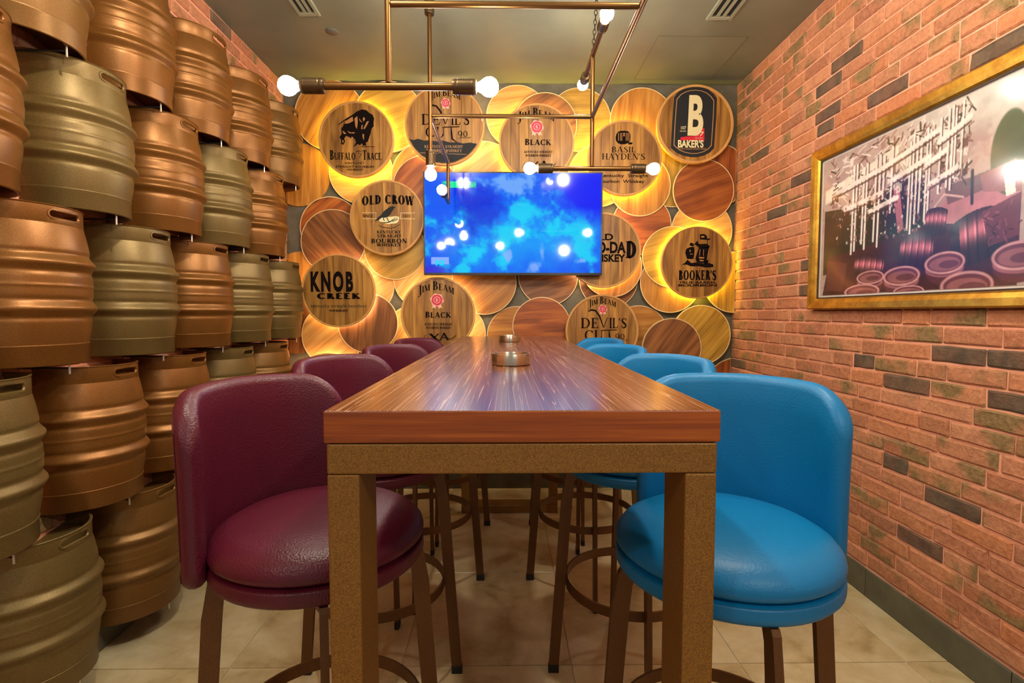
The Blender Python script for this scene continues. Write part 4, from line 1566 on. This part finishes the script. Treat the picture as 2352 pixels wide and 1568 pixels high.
def make_stool(label, mat, word, loc, rot, group, base=0.0):
    st = thing('bar_stool', label, 'stool', loc, (0, 0, base), group)
    bk = link('backrest', backrest_mesh(mat), st, (0, 0, 0), (0, 0, rot - base))
    link('piping', piping_mesh(mat), bk)
    prof = [(0, 0.728), (0.19, 0.728), (0.206, 0.731), (0.2135, 0.738), (0.2148, 0.746), (0.212, 0.757), (0.200, 0.772), (0.175, 0.786), (0.12, 0.795), (0.06, 0.799), (0, 0.800)]
    G().lathe(prof, 56).build('seat_cushion', mat, st, smooth=True)
    prof = [(0, 0.690), (0.195, 0.690), (0.208, 0.693), (0.2140, 0.700), (0.2148, 0.708), (0.2140, 0.7215), (0.2120, 0.7235), (0.2130, 0.726), (0.206, 0.728), (0, 0.728)]
    G().lathe(prof, 56).build('seat_base', mat, st, smooth=True)
    lw, lt = 0.040, 0.015
    for k in range(4):
        a = k * PI / 2
        g = G()
        secs = [((0.125, 0.676), (0.125, 0.6895)), ((0.178, 0.676), (0.208, 0.6895)), ((0.186, 0.655), (0.214, 0.680)), ((0.192, 0.60), (0.228, 0.60)), ((0.235, 0.028), (0.268, 0.028))]
        vs, fs = [], []
        for (r0, z0), (r1, z1) in secs:
            for (r, z, s_) in ((r0, z0, -1), (r1, z1, -1), (r1, z1, 1), (r0, z0, 1)):
                vs.append((r, s_ * lt / 2, z))
        for i in range(len(secs) - 1):
            for j in range(4):
                fs.append((i * 4 + j, i * 4 + (j + 1) % 4, (i + 1) * 4 + (j + 1) % 4, (i + 1) * 4 + j))
        fs += [(0, 1, 2, 3), tuple(len(vs) - 4 + j for j in range(4))]
        lg = link('leg', g.add(vs, fs).mesh('leg', m_leg), st, (0, 0, 0), (0, 0, a))
        cp = link('foot_cap', G().box(0.2345, 0.270, -lt / 2 - .0015, lt / 2 + .0015, 0.0, 0.0275).mesh('foot_cap', m_rubber, bevel=.002), lg)
        cp['label'] = 'black rubber foot'
    ring = [(0.2065, 0.300), (0.2125, 0.300), (0.2125, 0.330), (0.2065, 0.330), (0.2065, 0.300)]
    G().lathe(ring, 48).build('footrest_ring', m_leg, st, smooth=True)
    return st


def turn(st, deg):
    for c in st.children:
        if c.name.startswith('backrest'):
            c.rotation_euler = (0, 0, math.radians(deg))


SL = ('nearest the camera', 'second from the camera', 'third from the camera', 'at the far end by the disc wall')
gm, gb = 'maroon bar stools along the left side of the table', 'blue bar stools along the right side of the table'
m0 = make_stool(f'maroon leather bar stool left of the table, {SL[0]}', m_maroon, 'maroon', (-0.392, 1.08, 0), math.radians(158), gm, math.radians(20))
for k, (x, y, r) in enumerate(((-0.415, 1.67, 151), (-0.365, 2.27, 150), (-0.355, 2.87, 152))):
    turn(copy_tree(m0, (x, y, 0), (0, 0, 0.0001), f'maroon leather bar stool left of the table, {SL[k + 1]}'), r)
b0 = make_stool(f'blue leather bar stool right of the table, {SL[0]}', m_blue, 'blue', (0.445, 1.02, 0), math.radians(58), gb)
for k, (x, y, r) in enumerate(((0.415, 1.67, 32), (0.365, 2.27, 30), (0.405, 2.87, 26))):
    turn(copy_tree(b0, (x, y, 0), None, f'blue leather bar stool right of the table, {SL[k + 1]}'), r)

# ------------------------------------------------------------------ pipe pendant lamp
PX0, PX1, PYA, PYC, PYG = -0.340, 0.400, 1.55, 2.40, 3.13
ZM, ZL, ZU = 2.105, 1.872, 2.378
lamp = thing('pipe_pendant', 'bronze pipe pendant lamp with bare round bulbs hanging over the table', 'lamp', (0, 0, 0))
PR = 0.0095


def pipe(a, b, r=PR):
    return G().tube([a, b], r, 14).build('pipe', m_pipe, lamp, smooth=True)


def socket_geo(c, d):
    """socket starting at c towards unit axis d, then the bulb"""
    c, d = Vector(c), Vector(d)
    ring = []
    zs = [(0.0, .012), (0.002, .021), (0.012, .0225)]
    for i in range(6):
        zs += [(0.014 + i * .008, .0215), (0.018 + i * .008, .0228)]
    zs += [(0.066, .0215), (0.070, .0205), (0.072, .013)]
    g = G().tube([c + d * z for z, r in zs], [r for z, r in zs], 18)
    zb = [(0.070, .012), (0.078, .013), (0.085, .017), (0.092, .0225), (0.101, .0265), (0.110, .0275), (0.119, .0260), (0.128, .0205), (0.134, .011), (0.1355, .002)]
    b = G().tube([c + d * z for z, r in zb], [r for z, r in zb], 14)
    return g, b


def lamp_bar(c, d, half, ends=(1, -1)):
    c, d = Vector(c), Vector(d)
    a = c - d * (half if -1 in ends else 0.012)
    b = c + d * (half if 1 in ends else 0.012)
    bar = G().tube([a, b], PR * 1.15, 14).build('lamp_bar', m_pipe, lamp, smooth=True)
    for e in ends:
        s_, bl = socket_geo(c + d * e * half, d * e)
        s_.build('socket', m_socket, bar, smooth=True)
        bl.build('bulb', m_bulb, bar, smooth=True)['label'] = 'lit round bulb'


pipe((PX0, PYA, ZL + PR), (PX0, PYA, 2.66))
lamp_bar((PX0, PYA, ZL), (1, 0, 0), 0.186)
pipe((PX0 + PR, PYA, ZM), (PX1 - PR, PYA, ZM))
pipe((PX1, 0.55, ZM), (PX1, PYC - PR, ZM))
pipe((PX1, PYC, ZL + PR), (PX1, PYC, ZU - PR))
lamp_bar((PX1, PYC, ZL), (1, 0, 0), 0.178)
lamp_bar((PX1, PYC - 0.012, ZU), (0, 1, 0), 0.205)
pipe((PX0 + PR, PYC, ZM), (PX1 - PR, PYC, ZM))
pipe((PX0, PYC, 1.95), (PX0, PYC, 2.55), PR)
for e, zz in ((-1, 1.895), (1, 2.56)):
    pass
s1, bl1 = socket_geo((PX0, PYC, 1.95), (0, 0, -1))
drop = G().tube([(PX0, PYC, 1.945), (PX0, PYC, 1.955)], PR * 1.2, 12).build('lamp_bar', m_pipe, lamp, smooth=True)
s1.build('socket', m_socket, drop, smooth=True)
bl1.build('bulb', m_bulb, drop, smooth=True)['label'] = 'lit round bulb'
s1, bl1 = socket_geo((PX0, PYC, 2.55), (0, 0, 1))
rise = G().tube([(PX0, PYC, 2.545), (PX0, PYC, 2.555)], PR * 1.2, 12).build('lamp_bar', m_pipe, lamp, smooth=True)
s1.build('socket', m_socket, rise, smooth=True)
bl1.build('bulb', m_bulb, rise, smooth=True)['label'] = 'lit round bulb'
pipe((PX0, PYC + PR, ZM), (PX0, PYG - PR, ZM))
pipe((PX0, PYG, ZM + PR), (PX0, PYG, ZL + PR))
lamp_bar((PX0, PYG, ZL), (0, -1, 0), 0.20, (1,))
# chain up to the ceiling
hook = G().box(-.045, .045, -.03, .03, -0.028, 0).build('ceiling_plate', m_socket, lamp, (PX1 + .02, PYC - .02, ZC - .0005), bevel=.003)
lk = []
for i in range(17):
    a = 2 * PI * i / 16
    lk.append((0.0065 * math.cos(a), 0, 0.0125 * math.sin(a)))
link_me = G().tube(lk[:16], 0.0019, 6, closed=True).mesh('chain_link', m_chain, smooth=True)
zc = ZU + 0.018
k = 0
ch = G().tube([(PX1, PYC, ZU + PR), (PX1, PYC, ZU + PR + .012)], .004, 8).build('chain', m_chain, lamp, smooth=True)
while zc < ZC - 0.035:
    f = (zc - ZU) / (ZC - ZU)
    link('chain_link', link_me, ch, (PX1 + .02 * f, PYC - .02 * f, zc), (0, 0, PI / 2 * (k % 2)))
    zc += 0.0205
    k += 1

# ------------------------------------------------------------------ ceiling fittings
for nm, x0, x1, y1, lab in (('air_vent', -1.045, -0.935, 2.715, 'slotted air vent in the ceiling above the kegs'), ('air_vent', 1.035, 1.165, 2.722, 'slotted air vent in the ceiling near the right brick wall')):
    L = 0.75
    v = thing(nm, lab, 'vent', ((x0 + x1) / 2, y1 - L / 2, ZC - 0.0005), None, 'ceiling air vents')
    w2 = (x1 - x0) / 2
    g = G()
    g.box(-w2, -w2 + .016, -L / 2, L / 2, -.012, 0).box(w2 - .016, w2, -L / 2, L / 2, -.012, 0)
    g.box(-w2 + .016, w2 - .016, L / 2 - .03, L / 2, -.012, 0).box(-w2 + .016, w2 - .016, -L / 2, -L / 2 + .03, -.012, 0)
    g.build('vent_frame', m_vent, v, bevel=.002, seg=1)
    G().box(-w2 + .0165, w2 - .0165, -L / 2 + .0305, L / 2 - .0305, -.003, -.0005).build('throat', m_ventdark, v)
    n = 2
    for i in range(1, n + 1):
        xc = -w2 + .016 + (2 * w2 - .032) * i / (n + 1)
        G().box(xc - .007, xc + .007, -L / 2 + .0305, L / 2 - .0305, -.011, -.0032).build('slat', m_vent, v)
p = W(763, 72, z=ZC)
cap = thing('ceiling_blank_cover', 'small flat round cap on the ceiling left of the pendant lamp', 'ceiling cap', (p.x, p.y, ZC - .0005))
G().lathe([(0, 0), (.034, 0), (.034, -.004), (.030, -.007), (0, -.007)], 28).build('cap_disc', plain('cap_grey', rgb(100, 94, 82), .5), cap, smooth=True)
pa, pb = W(1512, 82, z=ZC), W(1462, 182, z=ZC)
hatch = thing('ceiling_hatch', 'flush access hatch outline in the ceiling right of the pendant lamp', 'hatch', ((pa.x + pa.x + .5) / 2, (pa.y + pb.y) / 2, ZC - .0005))
hx, hy = .25, (pb.y - pa.y) / 2
g = G()
for a in ((-hx, -hx + .004, -hy, hy), (hx - .004, hx, -hy, hy), (-hx + .004, hx - .004, -hy, -hy + .004), (-hx + .004, hx - .004, hy - .004, hy)):
    g.box(*a, -.0012, 0)
g.build('hatch_trim', plain('hatch_trim_paint', rgb(108, 102, 84), .4), hatch)
G().box(-hx + .0042, hx - .0042, -hy + .0042, hy - .0042, -.0006, 0).build('hatch_panel', m_ceiling, hatch)
